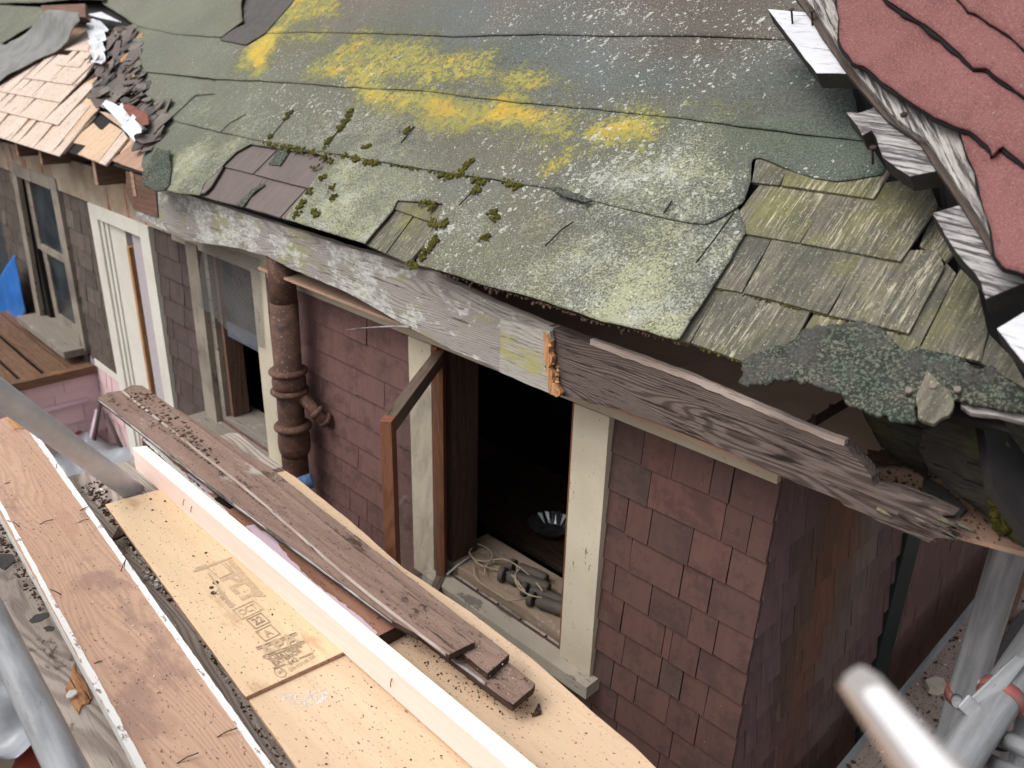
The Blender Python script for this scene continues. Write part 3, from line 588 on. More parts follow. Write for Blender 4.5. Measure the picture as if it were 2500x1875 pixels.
# ---- fascia
FA = wallF(-.2)
topF = [(330, 436), (420, 462), (590, 520), (836, 600), (948, 632), (1056, 668), (1211, 742), (1442, 840), (1675, 924), (1850, 1000), (2017, 1071)]
botF = [(2045, 1222), (2017, 1210), (1905, 1165), (1790, 1110), (1675, 1060), (1496, 998), (1419, 979), (1357, 963), (1230, 909), (1103, 855), (979, 790), (850, 716), (760, 678), (706, 655), (656, 628), (579, 606), (455, 588), (376, 550), (332, 536)]
def interp(line, x): xs = sorted(line); return float(np.interp(x, [p[0] for p in xs], [p[1] for p in xs]))
left = [p for p in topF if p[0] < 1350] + [(1350, interp(topF, 1350)), (1340, 860), (1352, 955)] + [p for p in botF if p[0] < 1350]
right = [(1336, interp(topF, 1336))] + [p for p in topF if p[0] > 1350] + [(2039, 1078), (2060, 1087), (2080, 1112), (2099, 1129), (2127, 1165), (2133, 1189), (2193, 1201), (2262, 1228), (2328, 1260), (2300, 1262), (2333, 1286), (2310, 1290), (2322, 1304), (2296, 1302), (2330, 1320), (2283, 1316), (2268, 1327), (2211, 1303), (2151, 1279), (2100, 1252), (2060, 1236)] + [p for p in botF if p[0] > 1336] + [(1336, 955)]
fa = prism('fascia_board', FA, FA.poly(left), .0, .036, 'fascia', H, sidemat='edgewood', jit=.003, step=.015, bevel=.003); fa['label'] = 'silver-grey bowed fascia board with pale lichen'
fb = prism('fascia_board', FA, FA.poly(right), -.002, .045, 'fascia_dark', H, jit=.004, step=.012, bevel=.003); fb['label'] = 'dark brown half of the fascia ending in a rotten splintered tip'
te = [p for p in topF if 1350 < p[0] < 2100] + [(2063, 1087)]
prism('top_edge', FA, FA.poly([(x, y - 13) for x, y in te] + [(x - 2, y + 2) for x, y in te[::-1]]), .001, .02, 'edgewood', fb, jit=.003, step=.012, bevel=0)
sc_ = prism('fascia_scrap', FA, FA.poly([(1232, 774), (1300, 795), (1352, 806), (1356, 830), (1345, 850), (1352, 872), (1340, 893), (1352, 905), (1348, 930), (1372, 962), (1355, 958), (1290, 932), (1228, 904), (1232, 850)]), .02, .018, 'scrapwood', H, jit=.002, step=.012)
prism('broken_edge', FA, FA.poly([(1338, 806), (1350, 812), (1358, 830), (1352, 850), (1360, 872), (1350, 893), (1362, 905), (1360, 930), (1380, 955), (1372, 964), (1354, 956), (1346, 905), (1342, 860)]), .024, .02, 'splinter', sc_, jit=.008, step=.006, taxis=(0, 1), bevel=0)
bg_ = Bag()
for i in range(16):
    t = random.random(); p = FA.w([*FA.px(1350 + 14 * t + random.uniform(-8, 10), 808 + 150 * t), random.uniform(0, .025)])[0]; bg_.chip(p, random.uniform(.010, .03), .12, n=(1, random.uniform(-.4, .1), random.uniform(-1, .5)), nrm=(0, -1, .2))
bg_.out('splinters', 'splinter', sc_)
for i in range(34):
    t = random.random() ** .7; x0 = 2120 + 190 * t; yt = 1185 + 80 * t; yb = 1262 + 52 * t; y = random.uniform(yt, yb); L = random.uniform(.03, .07)
    p = FA.w([*FA.px(x0, y), random.uniform(-.03, .004)])[0]; q = p + np.array([L, -.004, -L * random.uniform(-.02, .16)])
    tube('tip_splinter', [p, (p + q) / 2, q], random.uniform(.003, .008), random.choice(['fascia_dark', 'shingle_moss', 'fascia_dark']), fb, seg=5, rfun=lambda i: [1, .8, .15][i])
tube('splinter', smoothpath([Yp(845, 805, -.26), Yp(900, 800, -.26), Yp(960, 797, -.23), Yp(1003, 799, -.2)], 4), .004, 'barge', H, seg=6, rfun=lambda i: .25 + .1 * i)
# soffit and void
so0 = floorF(3.985)
r1 = so0.px(2332, 1303); r2 = so0.px(2540, 1358)
prism('soffit_board', so0, [(-3.6, -.155), (-.5, -.155), r1, r2, (r2[0] + .05, .95), (-3.6, .95)], 0, .012, 'tape', H, jit=.002, bevel=0, taxis=(1, .1))
boxw('eave_dark_backing', -4.9, -.3, .95, 1.0, 3.9, 4.9, 'black', H, bevel=0)  # black backing added to supply the darkness behind the soffit
# rafters
for i, (x0_, y0_) in enumerate([(-60, 345), (44, 378), (102, 398), (237, 452), (330, 480)]):
    x = Yp(x0_, y0_, -.21)[0]; fr = sideF(x); y0 = -.21; zt = lambda y: 4.275 + (y + .25) * math.tan(TH); zb = min(Yp(x0_, y0_, -.21)[2], 4.15)
    prism('rafter_tail', fr, [(y0, zb), (y0, zt(y0)), (.9, zt(.9)), (.9, zb)], .03, .05, 'rafter', H, jit=.002, bevel=.002)
    prism('rafter_tail_end', WALL, [(x - .018, zb + .003), (x + .028, zb + .003), (x + .028, zt(y0) - .003), (x - .018, zt(y0) - .003)], .213, .004, 'cedar_red', H, jit=.002, bevel=0)
prism('fascia_stub', FA, FA.poly([(310, 414), (380, 428), (384, 470), (388, 530), (330, 512), (312, 470)]), .008, .03, 'rafter', H, jit=.003)
# ================================================================== ROOF
hip = lambda s: -.33 - s * .788
deck = prism('roof', ROOF, [(-12.5, .03), (-.35, .03), (hip(1.5), 1.5), (hip(1.0) - 1.4, 3.6), (-12.5, 3.6)], -.012, .02, 'black', H, bevel=0)
cut = ROOF
base_pts = [((300, 40), (122, 124, 102)), ((450, 30), (124, 128, 100)), ((400, 150), (112, 118, 98)), ((520, 150), (116, 122, 100)), ((650, 60), (120, 120, 90)), ((760, 40), (118, 116, 84)), ((720, 130), (118, 114, 84)),
 ((880, 20), (118, 106, 92)), ((960, 40), (112, 104, 90)), ((1000, 60), (100, 106, 92)), ((1150, 60), (96, 104, 100)), ((1250, 20), (108, 98, 92)), ((1400, 50), (98, 100, 96)), ((1500, 10), (100, 82, 78)), ((1650, 20), (96, 78, 72)), ((1800, 50), (92, 80, 70)),
 ((1100, 110), (98, 106, 100)), ((1300, 150), (88, 98, 94)), ((1450, 180), (92, 104, 102)), ((1550, 120), (100, 98, 92)), ((1700, 130), (96, 84, 78)), ((1800, 130), (92, 80, 68)), ((1650, 200), (86, 98, 96)), ((1800, 200), (96, 96, 88)), ((1900, 200), (92, 98, 94)), ((2000, 230), (82, 96, 92)), ((1950, 290), (86, 92, 84)), ((2050, 300), (78, 92, 84)),
 ((1450, 300), (98, 104, 100)), ((1600, 320), (106, 110, 84)), ((1900, 360), (88, 104, 80)), ((2050, 380), (80, 100, 84)), ((2120, 420), (76, 98, 84)), ((1750, 370), (98, 108, 92)), ((1700, 450), (112, 118, 104)), ((1780, 500), (86, 94, 92)),
 ((600, 260), (118, 122, 98)), ((500, 280), (116, 124, 100)), ((750, 280), (112, 114, 92)), ((900, 300), (112, 106, 84)), ((1000, 340), (96, 96, 88)), ((1150, 360), (112, 104, 84)), ((1300, 400), (112, 106, 86)), ((1500, 430), (104, 108, 100)), ((850, 360), (110, 114, 94)),
 ((430, 370), (108, 116, 94)), ((480, 400), (114, 118, 88)), ((380, 400), (92, 100, 84)), ((850, 480), (122, 128, 104)), ((950, 450), (124, 130, 108)), ((820, 540), (112, 116, 92)), ((1150, 470), (112, 112, 98)), ((1250, 520), (112, 108, 84)), ((1350, 560), (118, 112, 86)), ((1200, 600), (116, 116, 86)), ((1450, 520), (94, 96, 92)), ((1500, 600), (104, 104, 88)), ((1600, 700), (102, 104, 92)), ((1450, 700), (116, 118, 96)), ((1650, 600), (100, 106, 96))]
speck_pts = [((430, 370), .35), ((480, 400), .75), ((600, 260), .45), ((420, 60), .25), ((750, 250), .35), ((950, 470), .7), ((850, 530), .8), ((850, 430), .7), ((1000, 420), .55), ((900, 330), .55), ((1150, 440), .3), ((1250, 530), .25), ((1150, 560), .55), ((1350, 580), .6), ((1450, 640), .9), ((1350, 690), .7), ((1550, 720), .9), ((1650, 700), .75), ((1500, 560), .65), ((1600, 480), .8), ((1700, 430), .9), ((1780, 480), .6), ((1600, 380), .6), ((1500, 420), .6), ((1350, 400), .4), ((1750, 360), .7), ((1900, 380), .3), ((2050, 400), .12), ((1950, 320), .1), ((1700, 300), .25), ((1500, 150), .04), ((1900, 100), .03), ((1200, 60), .05), ((1000, 200), .25), ((700, 100), .35), ((800, 40), .3), ((500, 180), .2)]
white_pts = [((1450, 60), .62), ((1700, 60), .65), ((1250, 60), .55), ((1850, 60), .5), ((1650, 180), .55), ((1800, 180), .55), ((1500, 150), .5), ((1950, 250), .42), ((700, 250), .5), ((830, 250), .6), ((870, 260), .6), ((600, 240), .35), ((1100, 140), .15), ((1300, 200), .15), ((1300, 430), .6), ((1400, 420), .55), ((1500, 440), .95), ((1600, 450), 1.), ((1700, 420), .95), ((1560, 520), .55), ((1480, 500), .7), ((1250, 470), .5), ((1200, 520), .6), ((1100, 570), .7), ((1080, 600), .6), ((1250, 620), .4), ((1400, 600), .3), ((1500, 650), .35), ((1600, 640), .5), ((1650, 560), .5), ((1450, 700), .35), ((1800, 420), .6), ((1900, 330), .15), ((2050, 350), .1), ((450, 60), .05), ((450, 380), .1), ((900, 480), .15), ((850, 560), .2), ((1000, 100), .15), ((950, 350), .1), ((1620, 750), .4)]
yel = [([(690, 30), (760, -30), (850, -30), (850, 60), (730, 78), (640, 82)], .62), ([(612, 84), (700, 80), (692, 130), (640, 190), (590, 190), (583, 165)], .85), ([(640, 180), (675, 150), (652, 192), (630, 200)], .9), ([(700, 82), (820, 84), (830, 130), (700, 130)], .55),
 ([(870, 100), (960, 92), (1070, 100), (1088, 140), (1220, 138), (1250, 190), (1290, 176), (1420, 212), (1430, 250), (1300, 246), (1200, 240), (1050, 225), (900, 215), (760, 200), (780, 160)], .6), ([(780, 160), (930, 165), (915, 225), (850, 210), (760, 200)], .75), ([(1050, 195), (1090, 190), (1060, 225), (1030, 220)], .85), ([(890, 120), (960, 95), (950, 140), (900, 135)], .7),
 ([(890, 215), (1050, 237), (1190, 252), (1310, 264), (1420, 302), (1440, 335), (1430, 365), (1390, 375), (1250, 350), (1090, 340), (1030, 295), (880, 255)], .78), ([(1430, 330), (1560, 288), (1632, 298), (1620, 352), (1570, 380), (1480, 372), (1420, 360)], .88), ([(1395, 370), (1432, 365), (1412, 400), (1372, 430), (1335, 455), (1345, 430), (1370, 400)], 1.05),
 ([(1100, 330), (1400, 340), (1480, 370), (1340, 400), (1200, 372)], .5), ([(1680, 275), (1760, 264), (1850, 290), (1870, 305), (1760, 302)], .55), ([(1820, 325), (1910, 335), (1895, 372), (1820, 362)], .35), ([(1480, 365), (1620, 355), (1600, 400), (1500, 400)], .45), ([(600, 300), (760, 330), (700, 345), (600, 330)], .1)]
def idw(pts):
    K = np.array([ROOF.px(*p[0]) for p in pts]); Vv = np.array([p[1] for p in pts], float)
    if Vv.ndim == 1: Vv = Vv[:, None]
    def f(X, Y):
        out = np.zeros((len(X), Vv.shape[1])); w = np.zeros((len(X), 1))
        xn = X + .12 * fbm(X * 2.2, Y * 2.2 + 9); yn = Y + .08 * fbm(X * 2.6 + 30, Y * 2.2)
        for (kx, ky), v in zip(K, Vv):
            ww = 1 / (((xn - kx) * .7) ** 2 + (yn - ky) ** 2 + .0012) ** 1.6; out += ww[:, None] * v; w += ww[:, None]
        return out / w
    return f
fb_, fs_, fw_ = idw(base_pts), idw(speck_pts), idw(white_pts)
YP = [(np.array(ROOF.poly(p)), a) for p, a in yel]
def roofattr(X, Y, W):
    c = fb_(X, Y) / 255.; c = np.where(c <= .04045, c / 12.92, ((c + .055) / 1.055) ** 2.4); m_ = c.mean(1, keepdims=True); c = (m_ + (c - m_) * .62) * 1.15
    c *= (1 + .10 * fbm(X * 4, Y * 3 + 50, 4))[:, None]
    y = np.zeros(len(X))
    for P, a in YP:
        d, _, _ = sdist(P, X, Y); ins = inside(P, X, Y); sd = np.where(ins, d, -d) + .09 * fbm(X * 5, Y * 5, 4)
        y = np.maximum(y, a * np.clip(.55 + sd / .17, 0, 1))
    sp = np.clip(fs_(X, Y)[:, 0] + .25 * fbm(X * 6, Y * 6 + 70, 3), 0, 1); wh = np.clip(fw_(X, Y)[:, 0] + .25 * fbm(X * 5 + 3, Y * 5 + 20, 3), 0, 1)
    return {'base': c, 'msk': np.column_stack([np.clip(y, 0, 1), sp, wh])}
def felt(pts, h0, label=None, res=.014, jit=.004, parent=deck, tilt=.0, und=.0045, mat='felt', name='roofing_felt', thick=.005):
    hf = lambda a, b: h0 + und * fbm(a * 2.3, b * 2.3 + h0 * 900, 3) + .0035 * fbm(a * 9, b * 9, 2)
    o = sheet(name, ROOF, ROOF.poly(pts, h0), hf, mat, parent, res=res, jit=jit, thick=thick, attrs=roofattr)
    if label: o['label'] = label
    return o
C1 = [(362, 448), (425, 470), (487, 476), (500, 445), (530, 420), (545, 402), (575, 372), (612, 352), (650, 358), (700, 366), (760, 372), (802, 384), (800, 396), (772, 430), (745, 470), (712, 505), (695, 533), (740, 548), (800, 566), (890, 594), (958, 512), (970, 488), (1000, 490), (1082, 497), (1066, 540), (1040, 590), (1012, 644), (1085, 663), (1180, 694), (1300, 725), (1390, 755), (1469, 784), (1560, 802), (1655, 830), (1737, 702), (1777, 640), (1820, 563), (1800, 505), (1800, 470), (1700, 505), (1481, 465), (1272, 418), (945, 366), (617, 312), (413, 262), (385, 300), (355, 350), (345, 400)]
C2 = [(413, 291), (490, 311), (567, 328), (617, 340), (700, 353), (770, 368), (832, 376), (945, 397), (1076, 418), (1180, 434), (1272, 449), (1350, 459), (1420, 480), (1481, 498), (1580, 520), (1675, 540), (1720, 545), (1757, 530), (1797, 505), (1815, 490), (1833, 440), (1833, 392), (1850, 383), (1875, 392), (1905, 405), (1940, 418), (1990, 435), (2040, 443), (2100, 435), (2159, 425), (2163, 412), (2112, 330), (2070, 300), (1675, 255), (1261, 218), (850, 185), (532, 165), (520, 228), (478, 232)]
C3 = [(347, 174), (430, 182), (532, 193), (629, 197), (740, 203), (850, 213), (930, 216), (1029, 220), (1140, 236), (1261, 249), (1380, 260), (1496, 271), (1675, 288), (1804, 308), (1959, 327), (2109, 342), (2078, 200), (2055, 160), (2000, 60), (1675, 55), (1100, 55), (850, 50), (648, 48), (600, 107), (540, 94), (420, 60), (330, 40), (320, 90), (345, 150)]
C4a = [(250, 8), (300, 40), (336, 64), (424, 83), (500, 88), (540, 91), (592, 52), (588, 15), (612, -140), (200, -140)]
C4b = [(600, 107), (625, 92), (648, 81), (740, 78), (850, 80), (960, 82), (1105, 89), (1220, 85), (1330, 83), (1480, 88), (1675, 87), (1885, 93), (2010, 98), (1975, -60), (1900, -330), (880, -330), (735, -14)]
felt(C1, .030, 'lowest strip of felt, speckled with pale lichen and moss', res=.012)
felt(C2, .0365, 'second strip of felt crossed by the orange lichen band', res=.012)
felt(C3, .043, 'third strip of felt, yellow on the left and blue-grey on the right', res=.014)
felt(C4b, .0495, 'upper strip of felt near the top of the picture', res=.018)
felt(C4a, .0495, 'plain olive felt at the upper left', res=.018)
felt([(-200, 20), (0, 12), (105, 18), (116, 30), (100, 55), (60, 72), (0, 108), (-260, 150)], .07, 'olive strip of felt at the far left above the torn sheet', res=.03)
felt([(-120, 14), (0, 8), (105, 5), (180, -2), (255, 0), (255, -90), (-120, -60)], .085, res=.03)
sheet('roofing_felt', ROOF, ROOF.poly([(318, 60), (350, 100), (352, 176), (414, 290), (395, 345), (375, 420), (345, 400), (350, 350), (320, 300), (300, 250), (290, 180), (270, 110), (270, 70)], .02), lambda a, b: .018 + .02 * fbm(a * 6, b * 6, 3), 'felt_mid', deck, res=.012, jit=.006)
sheet('roofing_felt', ROOF, ROOF.poly([(400, 285), (414, 291), (478, 231), (525, 228), (532, 180), (345, 165), (352, 230), (380, 280)], .03), lambda a, b: .028 + .012 * fbm(a * 6, b * 6, 3), 'felt', deck, res=.014, attrs=roofattr)
sheet('roofing_felt', ROOF, ROOF.poly([(560, 120), (590, 52), (588, 10), (630, -120), (760, -120), (690, -5), (640, 70), (610, 105)], .03), lambda a, b: .028 + .03 * fbm(a * 8, b * 8, 3), 'felt_dark', deck, res=.02, jit=.01)
prism('valley_flashing', ROOF, ROOF.poly([(535, 96), (600, 109), (648, 79), (770, -60), (730, -60), (640, 42), (575, 68)], .055), .054, .002, 'felt_dark', deck, bevel=0)
# granule flap at the right hand eave
def fl(a, b): return .045 + .03 * fbm(a * 4, b * 4, 3) + .03 * np.clip(.15 - b, 0, 1) + .016 * fbm(a * 28, b * 28, 3) + .007 * np.abs(fbm(a * 70, b * 70, 2))
flap_px = [(1800, 922), (1804, 890), (1831, 850), (1870, 838), (1935, 820), (1990, 786), (2050, 790), (2113, 782), (2151, 805), (2198, 848), (2252, 852), (2325, 867), (2422, 898), (2480, 940), (2505, 958), (2520, 1010), (2422, 987), (2356, 973), (2320, 966), (2305, 972), (2268, 955), (2240, 945), (2235, 990), (2239, 1022), (2228, 1029), (2182, 1025), (2105, 987), (2017, 948), (1974, 929), (1889, 921), (1866, 933)]
o = sheet('felt_flap', ROOF, ROOF.poly(flap_px, .055), fl, 'flap', deck, res=.006, jit=.022, thick=.01); o['label'] = 'torn green-grey flap of mineral felt curling over the eave'
sheet('felt_flap', ROOF, ROOF.poly([(378, 359), (417, 370), (412, 420), (409, 444), (395, 462), (378, 463), (343, 448), (350, 425), (363, 394)], .05), lambda a, b: .05 + .03 * fbm(a * 7, b * 7, 3), 'flap', deck, res=.012, jit=.006, thick=.008)
o = prism('wood_shingle', ROOF, ROOF.poly([(2262, 905), (2238, 960), (2241, 1020), (2255, 1028), (2280, 1036), (2300, 1020), (2316, 1015), (2329, 990), (2320, 954), (2290, 930), (2275, 915)], .06), .062, .012, 'shingle_moss', deck, jit=.006, step=.012, taxis=(0, 1))
prism('wood_shingle', ROOF, ROOF.poly([(2345, 965), (2420, 985), (2540, 1015), (2540, 1040), (2440, 1015), (2370, 1008), (2345, 990)], .03), .03, .015, 'barge', deck, jit=.005)
for (x, y) in [(2277, 939), (2337, 947), (2218, 950)]: tube('clout_nail', [ROOF.w([*ROOF.px(x, y, .07), .055])[0], ROOF.w([*ROOF.px(x, y, .07), .068])[0]], .007, 'felt_mid', deck, seg=12)
# wood shingles laid bare, one object each
def shingle(q, h, mat='shingle_moss', jit=.002, th=.011, name='wood_shingle'):
    o = prism(name, ROOF, ROOF.poly(q, h), h, th, mat, deck, jit=jit, step=.02, bevel=.0015, taxis=(0, 1)); return o
SHR = [([(1835, 444), (1903, 452), (1940, 380), (1850, 360)], .030), ([(1907, 452), (2134, 485), (2172, 420), (2120, 380), (1935, 375)], .032),
 ([(1820, 570), (1952, 592), (2030, 465), (1870, 430), (1800, 520)], .022), ([(1955, 593), (2200, 637), (2289, 498), (2262, 430), (2025, 465)], .024),
 ([(1737, 699), (1811, 713), (1890, 570), (1812, 560)], .014), ([(1815, 714), (2020, 767), (2108, 615), (1890, 575)], .016), ([(2024, 768), (2218, 813), (2306, 650), (2290, 610), (2110, 610)], .015),
 ([(1650, 829), (1683, 836), (1764, 700), (1737, 690)], .006), ([(1687, 837), (1831, 888), (1940, 830), (1986, 745), (1830, 700), (1766, 695)], .007), ([(1930, 860), (2050, 900), (2090, 780), (1990, 760)], .006), ([(2222, 815), (2243, 849), (2335, 668), (2310, 640)], .004),
 ([(2060, 900), (2230, 940), (2250, 850), (2215, 800), (2100, 780)], .004), ([(2246, 850), (2395, 882), (2412, 809), (2388, 700), (2345, 655), (2337, 668)], .006), ([(2395, 885), (2520, 960), (2470, 870), (2415, 815)], .003), ([(2285, 500), (2245, 600), (2310, 640), (2345, 600), (2310, 520)], .002)]
for q, h in SHR: shingle(q, h)
SHH = [([(487, 476), (531, 490), (610, 400), (545, 398)], .008), ([(533, 490), (596, 505), (648, 428), (575, 400)], .009), ([(598, 506), (683, 530), (765, 440), (650, 425)], .008), ([(686, 531), (700, 536), (800, 430), (768, 440)], .007),
 ([(545, 406), (617, 424), (700, 340), (600, 330)], .018), ([(620, 425), (752, 459), (830, 380), (700, 345)], .019), ([(892, 596), (941, 618), (1010, 525), (960, 505)], .012), ([(944, 619), (996, 642), (1080, 545), (1014, 525)], .010), ([(960, 509), (1060, 545), (1090, 490), (980, 470)], .02)]
for i, (q, h) in enumerate(SHH): shingle(q, h, 'shingle_dark' if i < 6 else 'shingle_moss')
sheet('felt_scrap', ROOF, ROOF.poly([(655, 400), (685, 405), (708, 368), (680, 362)], .025), lambda a, b: .026 + .004 * fbm(a * 20, b * 20, 2), 'flap', deck, res=.008, jit=.004)
sheet('felt_scrap', ROOF, ROOF.poly([(580, 500), (593, 508), (612, 480), (648, 450), (640, 448), (600, 478)], .015), lambda a, b: .018 + .006 * fbm(a * 20, b * 20, 2), 'flap', deck, res=.006, jit=.003)
sheet('felt_scrap', ROOF, ROOF.poly([(500, 470), (515, 455), (545, 405), (520, 415), (505, 440), (490, 472)], .028), lambda a, b: .028, 'felt_mid', deck, res=.01, jit=.004)
sheet('felt_scrap', ROOF, ROOF.poly([(1345, 462), (1360, 455), (1420, 478), (1450, 490), (1425, 496), (1400, 485), (1370, 478)], .05), lambda a, b: .052, 'flap', deck, res=.01, jit=.004)
# open seams and wrinkles in the felt
def seam(q, h=.043, wd=.0035):
    for (x0, y0), (x1, y1) in zip(q[:-1], q[1:]):
        a = np.array(ROOF.px(x0, y0, h)); b = np.array(ROOF.px(x1, y1, h)); d = b - a; L = np.linalg.norm(d); d /= L; n_ = np.array([-d[1], d[0]]) * wd / 2
        prism('felt_seam', ROOF, [a - n_, b - n_, b + n_, a + n_], h, .003, 'bitumen', deck, jit=.003, step=.012, bevel=0)
for q in [[(660, 334), (705, 280), (716, 268)], [(798, 352), (830, 312), (862, 266)], [(538, 322), (560, 300), (600, 278)], [(978, 348), (1000, 322), (1010, 308)], [(1130, 410), (1150, 392)], [(1620, 520), (1640, 490)], [(1700, 640), (1760, 560), (1790, 520)], [(1150, 470), (1120, 500)], [(1330, 600), (1370, 560), (1400, 540)], [(415, 290), (478, 233), (524, 229)]]: seam(q)
# moss cushions
bm = Bag(); ML = [(655, 350), (670, 352), (690, 356), (705, 358), (722, 362), (735, 365), (760, 370), (790, 380), (806, 390), (858, 270), (851, 283), (843, 296), (835, 308), (828, 316), (803, 338), (797, 348), (790, 360), (706, 276), (698, 288), (662, 332), (838, 376), (862, 384), (870, 385), (892, 392), (900, 393), (915, 395), (1080, 420), (1095, 423), (1108, 426), (1122, 425), (1130, 415), (1155, 437), (1172, 441), (1163, 457), (1158, 466), (1235, 442), (1250, 446), (1265, 450), (1033, 492), (1055, 497), (1048, 538), (1058, 545), (1068, 548), (1080, 540), (1198, 516), (1207, 526), (1058, 580), (1053, 592), (1040, 608), (1032, 622), (1010, 642), (1000, 640), (783, 432), (766, 405), (752, 465), (736, 492), (728, 500), (722, 520), (765, 515), (770, 520), (810, 455), (808, 480), (987, 322), (995, 315), (1148, 395), (1140, 402), (893, 358), (1185, 575)]
for x, y in ML:
    a, b = ROOF.px(x, y, .04)
    for j in range(14):
        bm.blob(ROOF.w([a + random.gauss(0, .010), b + random.gauss(0, .009), .034 + .006 * (b // .4)])[0], random.uniform(.003, .0085), ROOF.n)
for i in range(140):   # thin moss line along the lap between the two lowest strips
    t = random.random(); x = 640 + 560 * t; y = 343 + (x - 617) * .166; a, b = ROOF.px(x, y + random.uniform(-2, 3), .04); bm.blob(ROOF.w([a, b, .034])[0], random.uniform(.002, .006), ROOF.n)
for i in range(160):
    x = random.uniform(1655, 2200); y = random.choice([570 + (x - 1820) * .165, 699 + (x - 1737) * .24, 829 + (x - 1650) * .3]); a, b = ROOF.px(x, y, .015); bm.blob(ROOF.w([a, b, .008 + .008 * (b // .2)])[0], random.uniform(.002, .005), ROOF.n)
o = bm.out('moss', 'moss', deck, True); tag(o, 'moss cushions growing in the roof laps', kind='stuff')
# fringe of roots and dirt hanging at the eave
bf = Bag()
for i in range(190):
    x = random.uniform(1080, 1660); y = float(np.interp(x, [1085, 1180, 1300, 1469, 1560, 1655], [663, 694, 725, 784, 802, 830])); a, b = ROOF.px(x, y, .03); L = random.expovariate(1 / .005)
    p = ROOF.w([a, b - .002, .022])[0]; p[2] -= L * .5; bf.chip(p, .004 + L * .6, .4, n=(0, 0, 1), nrm=(0, -1, 0))
o = bf.out('eave_fringe', 'debris', deck); o['kind'] = 'stuff'
# ---- stripped cedar part at the left
CX = [([(-260, 262), (154, 372), (243, 262), (-160, 170)], .014), ([(-280, 205), (143, 303), (232, 206), (-160, 110)], .024), ([(-60, 212), (147, 249), (228, 165), (40, 120)], .034), ([(64, 189), (172, 208), (222, 158), (110, 130)], .044), ([(148, 160), (193, 163), (222, 130), (178, 122)], .052), ([(187, 123), (213, 125), (224, 100), (212, 88)], .058)]
for q, h in CX:
    P = ROOF.poly(q, h); x0 = P[0][0]; x1 = P[1][0]; s0 = (P[0][1] + P[1][1]) / 2; s1 = max(P[2][1], s0 + .3); x = x1
    while x > x0:
        wd = random.choice([.2, .34, .5, .62]) * random.uniform(.8, 1.1); prism('cedar_shingle', ROOF, [(x - wd + .003, s0), (x, s0), (x + (P[2][0] - P[1][0]) * (s1 - s0) / max(P[2][1] - P[1][1], .05), s1), (x - wd + .003, s1)], h, .009, 'cedar', deck, jit=.001, step=.05, taxis=(0, 1)); x -= wd
prism('sheathing_board', ROOF, ROOF.poly([(-300, 240), (154, 374), (232, 282), (240, 250), (232, 60), (-100, 60)], .004), .003, .012, 'cedar_plain', deck, taxis=(1, 0))
for q, h, m in [([(156, 366), (245, 262), (236, 180), (150, 280)], .008, 'cedar_plain'), ([(172, 346), (228, 300), (243, 315), (330, 340), (322, 378), (235, 362)], .0, 'cedar_plain'), ([(189, 376), (239, 396), (300, 318), (268, 300)], .016, 'cedar_plain'), ([(240, 397), (257, 403), (312, 336), (300, 320)], .018, 'cedar'), ([(272, 391), (300, 402), (358, 422), (380, 380), (330, 345)], .006, 'cedar_red'), ([(236, 358), (262, 360), (300, 380), (272, 390)], -.006, 'cedar_red'), ([(240, 270), (300, 285), (330, 320), (300, 315)], .01, 'cedar_plain')]:
    prism('sheathing_board', ROOF, ROOF.poly(q, h), h, .014, m, deck, jit=.004, step=.02, taxis=(.2, 1))
# torn edge of many old layers
tb = {'felt_dark': Bag(), 'felt_mid': Bag(), 'splinter': Bag(), 'shingle_dark': Bag()}
TP = ROOF.poly([(222, 96), (290, 70), (335, 66), (352, 110), (352, 178), (358, 240), (405, 262), (410, 300), (385, 345), (365, 362), (330, 330), (310, 290), (262, 252), (238, 250), (228, 180)], .03); TA = np.array(TP)
lo_, hi_ = TA.min(0), TA.max(0); n = 0
while n < 300:
    q = lo_ + (hi_ - lo_) * rng.random(2)
    if not inside(TA, np.array([q[0]]), np.array([q[1]]))[0]: continue
    n += 1; m = random.choices(list(tb), [3, 5, 1., 4])[0]; nr = ROOF.n + rng.normal(size=3) * .13
    tb[m].chip(ROOF.w([*q, random.uniform(.01, .055)])[0], random.uniform(.05, .20) * (.6 if m == 'splinter' else 1), .045, nrm=nr, rl=.82)
for m, b in tb.items(): o = b.out('torn_layers', m, deck); o['kind'] = 'stuff'
sheet('flashing', ROOF, ROOF.poly([(213, 46), (245, 50), (262, 70), (255, 110), (258, 160), (240, 158), (226, 155), (220, 115)], .07), lambda a, b: .075 + .012 * np.sin(b * 60) + .02 * fbm(a * 12, b * 10, 3), 'alu', deck, res=.008, jit=.004, thick=.003)['label'] = 'crinkled grey-white sheet of flashing on the torn edge'
sheet('flashing', ROOF, ROOF.poly([(213, 36), (248, 30), (300, 56), (286, 54), (240, 44)], .09), .095, 'alu', deck, res=.012, jit=.003, thick=.003)
sheet('flashing', ROOF, ROOF.poly([(243, 255), (275, 256), (305, 258), (318, 275), (355, 308), (362, 322), (358, 338), (340, 345), (322, 340), (300, 312), (275, 278)], .07), lambda a, b: .08 + .03 * np.sin(a * 22 + 1) + .015 * fbm(a * 12, b * 12, 3), 'alu', deck, res=.008, jit=.004, thick=.003)['label'] = 'bent white flashing hanging below the torn layers'
sheet('flashing', ROOF, ROOF.poly([(285, 256), (330, 262), (362, 280), (366, 305), (350, 310), (318, 285), (300, 262)], .09), lambda a, b: .10 + .02 * fbm(a * 12, b * 12, 3), 'rustmetal', deck, res=.008, jit=.003, thick=.003)
def roll(a, b):
    return .07 + .13 * np.exp(-((b - (1.22 - .12 * (a + 8.3))) / .17) ** 2) + .02 * fbm(a * 5, b * 5, 3)
